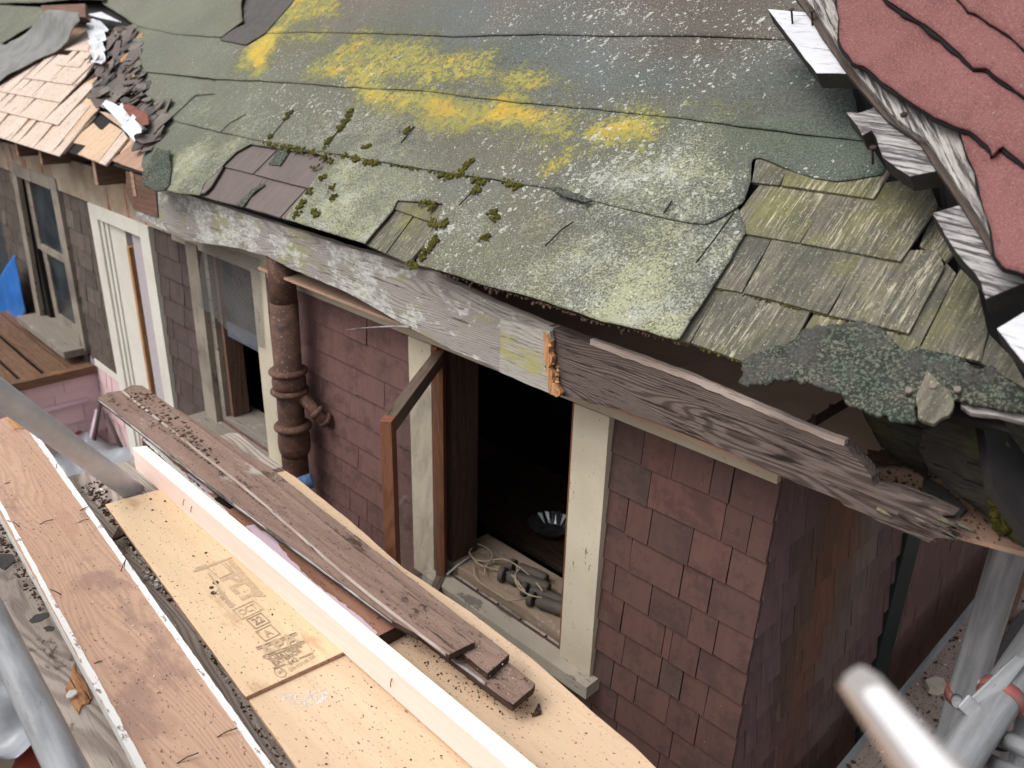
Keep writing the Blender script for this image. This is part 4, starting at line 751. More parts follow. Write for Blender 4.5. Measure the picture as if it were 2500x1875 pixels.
sheet('felt_flap', ROOF, ROOF.poly([(-120, 90), (0, 98), (45, 78), (105, 52), (130, 46), (213, 48), (214, 72), (150, 102), (75, 132), (0, 176), (-60, 215), (-220, 260)], .12), roll, 'greyfelt', deck, res=.02, jit=.01, thick=.006)['label'] = 'dark curled sheet of felt rolled back over the cedar shingles'
prism('sheathing_board', ROOF, ROOF.poly([(103, 18), (212, 14), (214, 48), (112, 42)], .10), .12, .03, 'rafter', deck, jit=.005)
# ================================================================== RED ROOF (dormer side)
nr = np.array([-.1, -.7, .7]); nr /= np.linalg.norm(nr); ur = np.array([.62, -.62, -.48]); ur -= (ur @ nr) * nr; ur /= np.linalg.norm(ur)
RED = Frame(at(2200, 310, 2.15), ur, np.cross(nr, ur))
RR = thing('red_roof', 'red mineral-felt roof edge with weathered rafter ends over the old roof', 'roof', RED.P)
def red(pts, h, edge=7):
    pts = [(3300, y + (370 if y > -100 else 0)) if x >= 2700 else (x, y) for x, y in pts]
    hf = lambda a, b: h + .006 * fbm(a * 4, b * 4 + h * 99, 3)
    sheet('felt_strip', RED, RED.poly(pts, h), hf, 'red', RR, res=.014, jit=.004, thick=.006)
    sh = [(x - edge * .7, y + edge) for x, y in pts]
    sheet('felt_underside', RED, RED.poly(sh, h - .009), lambda a, b: h - .009 + .006 * fbm(a * 4, b * 4 + h * 99, 3), 'bitumen', RR, res=.014, jit=.009, thick=.008)
red([(2345, 322), (2362, 380), (2384, 430), (2400, 500), (2420, 560), (2428, 620), (2450, 650), (2500, 664), (2700, 760), (2700, 420), (2500, 360), (2400, 300)], .0)
red([(2043, -160), (2043, 0), (2051, 50), (2049, 96), (2059, 120), (2082, 152), (2109, 158), (2151, 197), (2229, 251), (2280, 285), (2329, 306), (2371, 320), (2418, 359), (2422, 380), (2445, 352), (2500, 397), (2750, 560), (2750, 300), (2500, 190), (2167, -60), (2100, -160)], .018)
red([(2040, -160), (2167, 0), (2200, 22), (2300, 90), (2345, 128), (2376, 163), (2410, 163), (2440, 190), (2500, 231), (2750, 400), (2750, 150), (2500, 60), (2337, -60), (2250, -160)], .034)
red([(2240, -160), (2337, -8), (2364, 24), (2380, 28), (2418, 54), (2464, 81), (2500, 116), (2750, 280), (2750, -160)], .050)
barge = [(1900, -110), (1970, 0), (2013, 62), (2047, 116), (2086, 170), (2136, 231), (2190, 293), (2267, 347), (2306, 409), (2356, 482), (2402, 552), (2441, 617), (2436, 579), (2418, 513), (2410, 455), (2380, 382), (2343, 306), (2240, 245), (2104, 144), (2060, 73), (2050, 0), (2010, -110)]
prism('barge_board', RED, RED.poly(barge, -.025), -.022, .035, 'barge', RR, jit=.003, step=.015, sidemat='barge')
prism('barge_board', RED, RED.poly([(x - 22, y + 2) for x, y in barge[:12]] + barge[:12][::-1], -.045), -.045, .02, 'darkstick', RR, jit=.003)
LK = [([(1873, 22), (1983, 32), (2020, 72), (2105, 182), (1993, 180)], 'whiteboard', .002), ([(2065, 274), (2097, 276), (2140, 260), (2167, 258), (2200, 285), (2290, 390), (2310, 415), (2221, 432), (2190, 413), (2155, 386), (2140, 340), (2128, 320), (2105, 332), (2093, 308)], 'lookout', .003), ([(2275, 521), (2356, 498), (2450, 640), (2510, 690), (2406, 732), (2395, 690), (2330, 610), (2300, 560)], 'lookout', .003), ([(2432, 803), (2500, 762), (2640, 680), (2640, 960), (2512, 905)], 'whiteboard', .002)]
for q, m, j in LK:
    prism('rafter_end', RED, RED.poly(q, -.06), -.058, .055, m, RR, jit=j, step=.015, sidemat='endgrain', taxis=(.75, .66), bevel=.003)
k1 = LK[0][0]
for x, y in [(1929, 46), (1978, 50), (2200, 305), (2125, 385)]:
    a, b = RED.px(x, y, -.04); p = RED.w([a, b, -.062])[0]; q = RED.w([a - .006, b + .012, -.02])[0]; tube('nail', [p, q], .003, 'nail', RR, seg=8)
    tube('nail_head', [q, q + (q - p) * .06], .008, 'nail', RR, seg=10)
HIPF = Frame((-.33, -.25, 4.24), (0, 1, 0), (-math.cos(TH), 0, math.sin(TH)))
prism('hip_void_dark', HIPF, [(-.05, -.28), (2.4, -.28), (2.4, 1.6), (.0, -.02)], -.05, .02, 'black', RR, bevel=0)  # black sheet added to stand in for the dark void by the hip
# hanging scraps below the flap
hs_ = wallF(.06)
sheet('hanging_felt', hs_, hs_.poly([(2098, 985), (2229, 1025), (2274, 1030), (2277, 1069), (2270, 1100), (2265, 1135), (2259, 1177), (2241, 1159), (2190, 1128), (2145, 1093), (2127, 1051)]), lambda a, b: .03 * fbm(a * 8, b * 8, 4), 'rollwood', H, res=.012, jit=.012, thick=.006)
prism('felt_scrap', so0, so0.poly([(2255, 1170), (2300, 1195), (2358, 1252), (2340, 1272), (2290, 1240), (2250, 1205)]), .012, .01, 'felt_dark', H, jit=.004)
mr = wallF(.02)
sheet('felt_roll', mr, mr.poly([(2276, 1075), (2280, 1033), (2331, 1008), (2407, 1011), (2452, 1020), (2600, 1040), (2600, 1420), (2520, 1312), (2467, 1256), (2362, 1171), (2301, 1120)]), lambda a, b: .10 * np.clip(1 - ((b - 4.05) / .25) ** 2, -1, 1) + .03 * fbm(a * 8, b * 8, 3), 'rollwood', H, res=.014, jit=.006, thick=.02)
bm = Bag()
for i in range(90):
    x = random.uniform(2450, 2500); y = random.uniform(1060, 1260); a, b = mr.px(x + (y - 1160) * .1, y); bm.blob(mr.w([a, b, .09])[0], random.uniform(.005, .014), mr.n)
bm.out('moss', 'moss', H, True)['kind'] = 'stuff'
bs = Bag()
for i in range(45): bs.chip(so0.w([*so0.px(random.gauss(2180, 30), random.gauss(1128, 10)), .01])[0], random.uniform(.02, .06), .15, n=(1, -.2, 0))
for i in range(260): bs.chip(so0.w([*so0.px(random.uniform(2280, 2480), random.uniform(1180, 1330)), .002])[0], random.uniform(.002, .007), .4)
for i in range(100): bs.chip(so0.w([*so0.px(random.uniform(2120, 2300), random.uniform(1150, 1220)), .002])[0], random.uniform(.002, .012), .4)
o = bs.out('bark_chips', 'debris'); tag(o, 'rotten wood chips scattered on the tan soffit board', 'debris', kind='stuff')
# ================================================================== RUSTY SOIL PIPE
PX = lambda x, y: Yp(x, y, -.13)
pc = Yp(712, 1000, -.13); px_, py_ = pc[0], -.13
sp_ = thing('soil_pipe', 'rusty cast-iron soil pipe standing against the shingled wall beside the screened window', 'pipe', (px_, py_, 0))
tube('pipe', [(px_ - .02, py_, 0), (px_ - .01, py_, 3.2), (px_ + .015, py_, 3.85)], .067, 'rust', sp_, seg=28)
tube('top_pipe', [(px_ + .015, py_, 3.79), (px_ + .02, py_, 4.12)], .064, 'rust', sp_, seg=28)['label'] = 'ochre-flaked upper length of the pipe'
for z, r, hh in [(3.49, .096, .015), (3.44, .084, .045), (3.385, .096, .015), (3.19, .095, .018), (3.11, .082, .08)]:
    tube('collar', smoothpath([(px_, py_, z - hh), (px_, py_, z), (px_, py_, z + hh)], 3), r, 'rust', sp_, seg=28, rfun=lambda i: [.82, .95, 1, 1, .98, .9, .82][min(i, 6)])
tube('elbow', smoothpath([(px_ + .03, py_ + .02, 3.38), (px_ + .11, py_ + .04, 3.33), (px_ + .16, py_ + .07, 3.27), (px_ + .17, py_ + .13, 3.22)], 4), .03, 'rust', sp_, seg=18)
tube('collar', [(px_ + .135, py_ + .055, 3.303), (px_ + .15, py_ + .065, 3.285)], .04, 'rust', sp_, seg=18)
tube('collar', [(px_ + .163, py_ + .08, 3.262), (px_ + .168, py_ + .10, 3.245)], .038, 'rust', sp_, seg=18)
# ================================================================== BOARDS OF THE WORKING PLATFORM
ZD = 3.37
def bd(name, label, cat, q, z, th, mat, jit=.002, side=None, group=None, step=.025, taxis=(1, 0), bevel=.0025):
    fr = floorF(z); P = fr.poly(q); o = prism(name, fr, P, 0, th, mat, None, jit=jit, step=step, sidemat=side, taxis=taxis, bevel=bevel)
    return tag(o, label, cat, group)
def ontop(name, par, q, z, mat, th=.0015, jit=.006, res=.012):
    fr = floorF(z); return prism(name, fr, fr.poly(q), 0, th, mat, par, jit=jit, step=res, bevel=0)
base_q = [(165, 1163), (325, 1122), (470, 1085), (2300, 2400), (900, 2400)]
b0 = bd('scaffold_board', 'dusty grey base board under the plywood, its far end showing beside the tube', 'board', base_q, ZD - .052, .04, 'plank_gray', .003, group='grey boards carrying the platform')
b1 = bd('scaffold_board', 'weathered grey board at the left platform edge, littered with dark flakes and bark', 'board', [(-330, 900), (-150, 890), (700, 2400), (520, 2400)], ZD - .03, .05, 'plank_gray', .004, group='grey boards carrying the platform')
# brown plank
pz = ZD + .045
pa = bd('plank', 'wide orange-brown plank with white painted edges and bent nails', 'plank', [(-112, 1052), (-20, 1030), (12, 1018), (54, 1008), (1043, 2400), (621, 2400)], pz, .045, 'plank', .0015, side='whitestrip')
ontop('painted_edge', pa, [(-112, 1052), (-98, 1047), (0, 1222), (345, 1850), (640, 2400), (618, 2400), (335, 1875), (0, 1242)], pz + .002, 'whitestrip', jit=.0025)
ontop('painted_edge', pa, [(42, 1012), (54, 1008), (1043, 2400), (1020, 2400), (640, 1862)], pz + .002, 'whitestrip', jit=.0025)
ontop('stained_end', pa, [(20, 1022), (48, 1016), (62, 1036), (56, 1048), (40, 1045), (34, 1050), (22, 1034)], pz + .0025, 'splinter', jit=.006)
def nail(par, x, y, z, L, ang, lean=.9, r=.0015):
    ang += 1.35; lean = min(.97, lean + .1); p = Zp(x, y, z); d = np.array([math.cos(ang) * lean, math.sin(ang) * lean, math.sqrt(max(.05, 1 - lean * lean))]); m = p + d * L * .5 + np.array([0, 0, L * .08])
    tube('nail', [p, m, p + d * L], r, 'nail', par, seg=6)
for x, y, L, a, ln in [(97, 1280, .06, -.2, .9), (190, 1276, .05, -.3, .9), (48, 1287, .04, 2.2, .8), (295, 1395, .05, .5, .5), (195, 1247, .04, .1, .9), (150, 1452, .05, 2.5, .8), (137, 1145, .03, 1.0, .5), (195, 1204, .05, -.2, .9), (530, 1800, .07, -.25, .85), (432, 1864, .07, -.2, .85), (230, 1620, .03, -.3, .9), (10, 1182, .03, -.3, .9), (303, 1385, .04, .7, .4)]:
    nail(pa, x, y, pz, L * .75, a, ln)
# plywood
p2 = bd('plywood_sheet', 'large plywood sheet under the long boards, running along the house wall to the bottom right', 'plywood', [(430, 1190), (545, 1100), (655, 1122), (720, 1163), (860, 1275), (985, 1386), (1150, 1494), (1300, 1608), (1440, 1731), (1545, 1818), (1625, 1895), (2150, 2400), (1050, 2400), (725, 1875), (602, 1702)], ZD, .014, 'ply2', .002, side='cedar_plain')
pl = bd('plywood_sheet', 'pale plywood sheet with faded stamped lettering beside the white timber', 'plywood', [(256, 1231), (300, 1218), (398, 1192), (490, 1167), (905, 1563), (842, 1590), (601, 1701), (592, 1692)], ZD + .015, .014, 'ply', .001, side='cedar_red')
# stamps on plywood: measured on its top plane
zt_ = ZD + .0158; PF = floorF(zt_)
def text(s, x, y, size, rot, mat='ink', sx=1., bold=.0, par=pl, name='stamp'):
    c = bpy.data.curves.new('t', 'FONT'); c.body = s; c.size = size; c.offset = bold; c.align_x = 'CENTER'; c.align_y = 'CENTER'
    STZ[0] += .00012; t = bpy.data.objects.new('t', c); COL.objects.link(t); bpy.context.view_layer.update()
    me = bpy.data.meshes.new_from_object(t); bpy.data.objects.remove(t)
    a, b = PF.px(x, y); cs, sn = math.cos(rot), math.sin(rot); V = []
    for v in me.vertices:
        q = v.co; X = q.x * sx; V.append((a + X * cs - q.y * sn, b + X * sn + q.y * cs, STZ[0]))
    F = [list(p.vertices) for p in me.polygons]
    return build(name, PF.w(V), F, V, mat, par)
def frame_rect(x, y, wd, ht, rot, mat='ink2', t=.0028, name='stamp_frame'):
    STZ[0] += .00012; a, b = PF.px(x, y); cs, sn = math.cos(rot), math.sin(rot); V = []; 
    for s in (1, -1):
        for p, q in ((-1, -1), (1, -1), (1, 1), (-1, 1)):
            X = p * (wd / 2 + s * t / 2); Y = q * (ht / 2 + s * t / 2); V.append((a + X * cs - Y * sn, b + X * sn + Y * cs, STZ[0]))
    return build(name, PF.w(V), [[i, (i + 1) % 4, (i + 1) % 4 + 4, i + 4] for i in range(4)], V, mat, pl)
def bar(x0, y0, x1, y1, wd, mat='ink', name='stamp_line'):
    a = np.array(PF.px(x0, y0)); b = np.array(PF.px(x1, y1)); d = b - a; d /= np.linalg.norm(d); n_ = np.array([-d[1], d[0]]) * wd / 2; STZ[0] += .00012; z = STZ[0]
    V = [(*(a - n_), z), (*(b - n_), z), (*(b + n_), z), (*(a + n_), z)]; return build(name, PF.w(V), [[0, 1, 2, 3]], V, mat, pl)
z4p = lambda x, y: (450 + x * .2531, 1280 + y * .2532)
ry = math.pi / 2
def ln(a, b, wd, m='ink'): bar(*z4p(*a), *z4p(*b), wd, m)
text('PLY', *z4p(545, 610), .086, 0, 'ink', 1.3, .003)
ln((440, 350), (740, 680), .018); ln((395, 375), (720, 700), .005); ln((90, 455), (460, 320), .012)
ln((110, 440), (225, 400), .024); ln((230, 470), (470, 800), .007); frame_rect(*z4p(340, 440), .085, .045, .05, 'ink', .004)
text('THING', *z4p(378, 715), .024, 0, 'ink', 1.6, .0005)
text('OCT', *z4p(612, 825), .044, ry, 'ink', .6, .0006); frame_rect(*z4p(612, 825), .070, .058, ry, 'ink', .004)
text('22', *z4p(712, 932), .048, ry, 'ink2', .65, .001); frame_rect(*z4p(712, 932), .047, .056, ry, 'ink2', .0032)
text('A', *z4p(805, 1050), .046, ry, 'ink', .7, .001); frame_rect(*z4p(805, 1050), .048, .056, ry, 'ink2', .003)
ln((690, 1195), (1080, 1045), .004, 'ink2'); ln((700, 1212), (1090, 1062), .004)
text('APA', *z4p(920, 1172), .082, ry, 'ink', .72, .002)
ln((750, 1280), (1155, 1128), .004, 'ink2'); ln((757, 1296), (1160, 1142), .004)
text('SHEATHING', *z4p(975, 1243), .027, ry, 'ink2', .68, .0004); text('EXTERIOR', *z4p(990, 1288), .027, ry, 'ink2', .7, .0004)
text('642', *z4p(1045, 1326), .026, ry, 'ink2', .75, .0003); ln((855, 1395), (975, 1352), .004, 'ink2'); ln((1105, 1300), (1240, 1245), .004, 'ink2')
ln((1125, 1055), (1240, 1238), .002, 'ink'); text('CSA 0121-08  LPP', *z4p(1135, 1345), .018, ry, 'ink2', .62)
a_, b_ = PF.px(*z4p(925, 1430)); R1 = [(a_ + .024 * math.cos(t * .35), b_ + .0135 * math.sin(t * .35), 0) for t in range(18)] + [(a_ + .0205 * math.cos(t * .35), b_ + .0115 * math.sin(t * .35), 0) for t in range(18)]
build('stamp_ring', PF.w(R1), [[i, (i + 1) % 18, (i + 1) % 18 + 18, i + 18] for i in range(18)], R1, 'ink2', pl); text('LPP', *z4p(925, 1430), .016, ry, 'ink2', .7)
for x, y, r in [(302, 563, .0095), (262, 610, .007), (282, 662, .009)]:
    a, b = PF.px(*z4p(x, y)); V = [(a + r * 1.2 * math.cos(t), b + r * math.sin(t), .0006) for t in np.linspace(0, 6.28, 14)[:-1]]; build('knot_stain', PF.w(V), [list(range(13))], V, 'debris', pl)
# new 2x4 on edge
y2 = -.99; LB = thing('timber', 'long new white two-by-four standing on edge across the plywood', 'timber', (-1.9, y2, ZD + .015))
xa = Zp(328, 1092, ZD + .115)[0]
P0_ = np.array(Zp(543.6, 1280, ZD + .115)); P1_ = np.array(Zp(1245, 1875, ZD + .115)); dd = (P1_ - P0_) / np.linalg.norm(P1_ - P0_)
TF = Frame(P0_, dd, (0, 1, 0)); s0 = TF.px(330, 1090)[0]; w2 = abs(TF.px(591.7, 1280)[1]); 
tm = prism('timber_body', TF, [(s0, 0), (3.3, 0), (3.3, w2), (s0 + .02, w2)], 0, .10, 'lumber', LB, jit=.0008, sidemat='lumber_side', bevel=.003)
for x, y in [(428, 1205), (940, 1640), (445, 1222)]: 
    p = TF.P; a = TF.px(x, y)[0]; tube('nail', [TF.w([a, -.001, -.035])[0], TF.w([a + .003, -.008, -.045])[0], TF.w([a + .006, -.010, -.055])[0]], .0015, 'nail', LB, seg=6)
# pink painted brown board
cb = bd('board', 'reddish-brown board with lilac-pink paint on its edge beside the white timber', 'board', [(345, 1070), (362, 1052), (405, 1045), (470, 1090), (1012, 1507), (920, 1555), (800, 1462), (543, 1240)], ZD + .05, .05, 'redbrown', .003, side='darkedge', group=None)
ontop('paint_patch', cb, [(600, 1284), (622, 1280), (640, 1296), (655, 1300), (672, 1318), (684, 1335), (706, 1362), (742, 1398), (790, 1440), (838, 1474), (870, 1500), (908, 1530), (922, 1545), (912, 1552), (860, 1512), (780, 1448), (700, 1385), (640, 1325)], ZD + .052, 'pinkpaint', jit=.006, res=.008)
ontop('paint_patch', cb, [(455, 1160), (470, 1150), (500, 1172), (515, 1185), (530, 1197), (520, 1205), (498, 1198), (480, 1183)], ZD + .052, 'pinkpaint', jit=.008, res=.008)
ontop('paint_patch', cb, [(348, 1072), (356, 1066), (400, 1110), (470, 1170), (560, 1252), (548, 1248), (440, 1160)], ZD + .052, 'whitestrip', jit=.006, res=.008)
prism('notch_dark_patch', floorF(ZD + .053), floorF(ZD + .053).poly([(522, 1218), (545, 1205), (580, 1232), (560, 1242)]), 0, .002, 'black', cb, bevel=0)  # flat black patch painting the dark of a notch, nothing is cut
nail(cb, 920, 1510, ZD + .05, .05, -.6, .7)
# stacked old boards
o3 = bd('old_board', 'dirty dark board lowest of the stacked trio, its chalky end sticking out farthest right', 'board', [(560, 1190), (640, 1140), (1000, 1424), (1307, 1668), (1301, 1680), (1252, 1721), (1238, 1712), (860, 1424)], ZD + .075, .024, 'oldboard', .003, side='darkedge', group='stack of three old boards')
o2 = bd('old_board', 'weathered old board whose end is the middle step of the stack, nearest the wall', 'board', [(395, 985), (440, 1002), (660, 1142), (860, 1300), (1244, 1597), (1190, 1644), (900, 1412), (560, 1130)], ZD + .10, .024, 'oldboard', .003, side='darkedge', group='stack of old boards')
o4 = bd('old_board', 'splintered old board on the left of the stack, nearest the white timber', 'board', [(238, 972), (262, 958), (296, 953), (618, 1210), (845, 1408), (1020, 1550), (960, 1516), (678, 1308), (480, 1160), (340, 1050)], ZD + .112, .022, 'oldboard', .003, side='darkedge', group='stack of old boards')
o1 = bd('old_board', 'bark-littered old board topmost of the stack, with a rolled light edge', 'board', [(301, 951), (322, 939), (348, 941), (440, 1006), (655, 1165), (860, 1330), (1160, 1567), (1095, 1599), (847, 1404), (623, 1207)], ZD + .124, .022, 'oldboard', .003, side='darkedge', group='stack of old boards')
o3['group'] = 'stack of old boards'; o3['label'] = 'dirty dark board lowest of the stack, its chalky end sticking out farthest right'
# rolled light lips along the boards
def lip(par, q, z, r, m): tube('edge_lip', smoothpath([Zp(x, y, z) for x, y in q], 4), r, m, par, seg=8)
lip(o4, [(243, 977), (340, 1053), (480, 1163), (678, 1311), (960, 1518)], ZD + .104, .006, 'barge'); lip(o3, [(1080, 1590), (1130, 1628), (1186, 1670)], ZD + .078, .005, 'barge')
lip(o1, [(299, 955), (460, 1083), (621, 1211), (847, 1408), (1090, 1598)], ZD + .118, .006, 'edgewood')
bt = bd('metal_bracket', 'small torn scrap of galvanised metal by the corner of the open sash', 'scrap', [(950, 1366), (956, 1366), (972, 1388), (985, 1395), (988, 1408), (978, 1414), (956, 1402)], ZD + .03, .004, 'alu', .002)
gq = bd('board', 'short grey weathered board end beside the sill of the screened window', 'board', [(528, 1066), (560, 1056), (582, 1058), (625, 1095), (690, 1140), (640, 1150), (560, 1095)], ZD + .02, .02, 'plank_gray', .004)
# debris on the boards
ps_ = None
dbg = {'debris': Bag(), 'plaster': Bag(), 'cedar_red': Bag()}
def strew(m, q, z, n, s0, s1, flat=.3):
    fr = floorF(z); A = np.array(fr.poly(q)); lo, hi = A.min(0), A.max(0); k = 0
    while k < n:
        p = lo + (hi - lo) * rng.random(2)
        if inside(A, np.array([p[0]]), np.array([p[1]]))[0]:
            dbg[m].chip((p[0], p[1], z), s0 + (s1 - s0) * random.random() ** 3, flat); k += 1
strew('debris', [(600, 1180), (1100, 1600), (1600, 1875), (900, 1560)], ZD, 90, .002, .012)
strew('debris', [(980, 1540), (1110, 1570), (1330, 1740), (1250, 1760), (1050, 1650)], ZD, 500, .002, .010)
strew('debris', [(260, 1235), (400, 1195), (830, 1590), (600, 1690)], ZD + .015, 50, .002, .012)
strew('debris', [(700, 1720), (860, 1600), (1160, 1870), (760, 1870)], ZD, 70, .002, .009)
strew('debris', [(200, 1190), (240, 1170), (340, 1330), (470, 1480), (420, 1480), (280, 1290)], ZD - .052, 520, .004, .02, .4)
strew('plaster', [(275, 1290), (330, 1300), (420, 1450), (380, 1450)], ZD - .045, 70, .006, .026, .5)
strew('plaster', [(205, 1200), (260, 1192), (270, 1205), (220, 1210)], ZD - .05, 10, .01, .024, .5)
strew('debris', [(470, 1480), (590, 1690), (740, 1870), (680, 1870), (480, 1560), (440, 1480)], ZD - .052, 260, .003, .014)
strew('plaster', [(440, 1460), (640, 1760), (720, 1870), (600, 1760)], ZD - .052, 40, .003, .009)
strew('debris', [(0, 1260), (20, 1240), (140, 1490), (100, 1500), (0, 1350)], ZD - .03, 420, .004, .02)
strew('debris', [(290, 960), (370, 960), (480, 1060), (560, 1150), (470, 1090), (360, 1010)], ZD + .122, 420, .004, .022)
strew('debris', [(300, 980), (500, 1120), (700, 1290), (600, 1200)], ZD + .122, 160, .003, .012)
strew('debris', [(1060, 1500), (1240, 1590), (1300, 1665), (1230, 1700), (1150, 1590)], ZD + .098, 130, .002, .008)
strew('plaster', [(900, 1380), (1290, 1660), (1240, 1700), (850, 1360)], ZD + .103, 90, .0015, .005)
strew('plaster', [(60, 1200), (300, 1300), (640, 1860), (380, 1860), (150, 1450)], pz, 60, .002, .007)
strew('plaster', [(670, 1700), (690, 1690), (760, 1700), (800, 1690), (790, 1720), (720, 1725)], ZD, 170, .003, .010, .15)
strew('plaster', [(745, 1690), (795, 1680), (800, 1715), (770, 1720)], ZD, 120, .003, .010, .2)
strew('cedar_red', [(600, 1200), (900, 1500), (1500, 1860), (1000, 1860), (700, 1640)], ZD + .0, 60, .003, .012)
for m, b in dbg.items():
    o = b.out({'debris': 'bark_litter', 'plaster': 'plaster_crumbs', 'cedar_red': 'wood_shavings'}[m], m); tag(o, {'debris': 'dark bark litter strewn over the boards', 'plaster': 'white plaster crumbs scattered on the boards', 'cedar_red': 'reddish wood shavings on the plywood'}[m], 'debris', kind='stuff')
for q, z, m, th, lab in [([(70, 1514), (85, 1500), (118, 1494), (121, 1503), (100, 1516), (78, 1521)], ZD - .028, 'felt_dark', .004, 'pointed dark felt flake lying on the grey edge board'),
    ([(104, 1532), (120, 1526), (134, 1530), (128, 1540), (112, 1541)], ZD - .028, 'felt_dark', .004, 'small dark felt flake beside the pointed one on the grey board'),
    ([(-10, 1352), (30, 1352), (38, 1366), (12, 1390), (-10, 1378)], ZD - .026, 'felt_dark', .004, 'dark felt flake at the left picture edge on the grey board'),
    ([(180, 1615), (186, 1640), (212, 1668), (224, 1704), (216, 1716), (200, 1720), (192, 1742), (176, 1720), (160, 1680), (172, 1650)], ZD - .024, 'splinter', .012, 'rough orange-brown bark scrap on the grey edge board'),
    ([(160, 1696), (168, 1684), (186, 1682), (190, 1690), (176, 1700), (162, 1702)], ZD - .01, 'plaster', .008, 'white plaster chip resting on the bark scrap'),
    ([(272, 1316), (290, 1282), (318, 1266), (326, 1276), (312, 1298), (290, 1310)], ZD + .0, 'darkedge', .012, 'broken brown bark piece at the left edge of the stamped plywood'),
    ([(1298, 1745), (1314, 1716), (1318, 1716), (1322, 1738), (1310, 1742)], ZD + .012, 'darkedge', .01, 'small wood chip beyond the end of the stacked boards')]:
    bd('loose_scrap', lab, 'scrap', q, z, th, m, .004, step=.01)
# ================================================================== TUBES
def two(name, label, a, b, r, mat, ext=(0, 0), group=None):
    p = np.array(a, float); q = np.array(b, float); d = (q - p) / np.linalg.norm(q - p); c = thing(name, label, 'tube', p, group)
    tube('tube', [p - d * (ext[0] + .01), p, p + (q - p) * .5, q, q + d * (ext[1] + .01)], r, mat, c, seg=28); return c, d
t1, _ = two('scaffold_tube', 'dull grey tube slanting from the left picture edge down to the plywood corner', at(0, 962, 2.9), at(318, 1195, 3.62), 0.040, 'galv2', (1.2, .12), 'scaffold tubes')
t2, _ = two('scaffold_tube', 'pale galvanised tube running out of the bottom left corner', at(0, 1545, 2.62), at(165, 1885, 2.1), .038, 'galv', (1.5, 1.0), 'scaffold tubes')
vx_ = at(2415, 1503, 2.72)
vt = np.array([vx_[0], vx_[1], 3.95]); vb = np.array([vx_[0], vx_[1], 0.0])
t3, _ = two('scaffold_tube', 'upright galvanised scaffold standard right of the house corner', vb, vt, .045, 'galv', group='scaffold tubes')
t4, dg = two('scaffold_tube', 'sloping galvanised tube clamped to the upright standard', at(2520, 1590, 2.45), at(2364, 1820, 2.3), .045, 'galv', (1.2, .9), 'scaffold tubes')
cp = thing('coupler', 'pink-red scaffold coupler joining the upright and the sloping tube', 'clamp', (vx_[0], vx_[1], 0)); 
cz = Yp(2362, 1700, vx_[1])[2]; cp.location.z = cz
tube('band', [(vx_[0], vx_[1], cz - .017), (vx_[0], vx_[1], cz + .017)], .053, 'rust_cup', cp, seg=28)
cpt = at(2446, 1700, 2.38); tube('band', [cpt - dg * .015, cpt + dg * .015], .053, 'rust_cup', cp, seg=28)
tube('bolt', [at(2336, 1706, 2.62), at(2338, 1716, 2.55)], .014, 'galv', cp, seg=10); tube('bolt', [at(2400, 1690, 2.45), at(2398, 1670, 2.4)], .011, 'galv', cp, seg=8)
fr_ = Frame(at(2412, 1690, 2.33), RW @ [.75, -.66, .1], RW @ [.5, .6, -.3])
prism('flap', fr_, [(-.07, -.02), (.11, -.016), (.12, .01), (-.06, .028)], 0, .012, 'galv', cp, bevel=.003); prism('flap', fr_, [(-.08, -.028), (-.04, -.03), (-.04, .034), (-.08, .03)], -.012, .012, 'galv', cp, bevel=.003)
# lower platform
zp_ = 2.42
LP = floorF(zp_); pf = tag(prism('platform_deck', LP, [(-.765, -1.6), (1.2, -1.6), (1.2, 6.5), (-.765, 6.5)], 0, .06, 'platform', None, jit=.002, step=.05, taxis=(0, 1)), 'dusty scaffold platform with rubble beside the side wall', 'platform')
prism('edge_strip', LP, [(-.768, -1.6), (-.742, -1.6), (-.742, 6.5), (-.768, 6.5)], .004, .064, 'galv', pf, taxis=(0, 1))
rb = Bag(); 
for i in range(900):
    x, y = LP.px(random.uniform(2050, 2500), random.uniform(1330, 1875)); 
    if x > -.74 and abs(y) < 4: rb.chip((x, y, zp_), .004 + .022 * random.random() ** 4, .4)
tag(rb.out('rubble', 'debris'), 'dark rubble specks on the lower scaffold platform', 'debris', kind='stuff')
rb = Bag()
for i in range(60):
    x, y = LP.px(random.uniform(2150, 2500), random.uniform(1400, 1875)); 
    if x > -.74: rb.chip((x, y, zp_), .01 + .03 * random.random() ** 3, .4)
tag(rb.out('rubble', 'plaster'), 'pale plaster rubble on the lower scaffold platform', 'debris', kind='stuff')
def lp(name, lab, cat, q, m, th, h=0., jit=.004, **k): return tag(prism(name, LP, LP.poly(q, h), h + th, th, m, None, jit=jit, step=.02, **k), lab, cat)
lp('plaster_lump', 'flat lump of plaster on the platform left of the upright tube', 'rubble', [(2255, 1672), (2280, 1663), (2300, 1668), (2312, 1690), (2290, 1698), (2266, 1694)], 'porcelain', .03)
lp('board', 'dark flat board lying on the platform behind the upright tube', 'board', [(2392, 1690), (2440, 1640), (2520, 1530), (2540, 1490), (2490, 1500), (2450, 1560), (2420, 1630)], 'felt_dark', .03)
lp('board', 'brown board standing behind the upright tube near the top of the platform', 'board', [(2450, 1530), (2470, 1520), (2505, 1420), (2500, 1390), (2470, 1400), (2462, 1450)], 'rafter', .05)
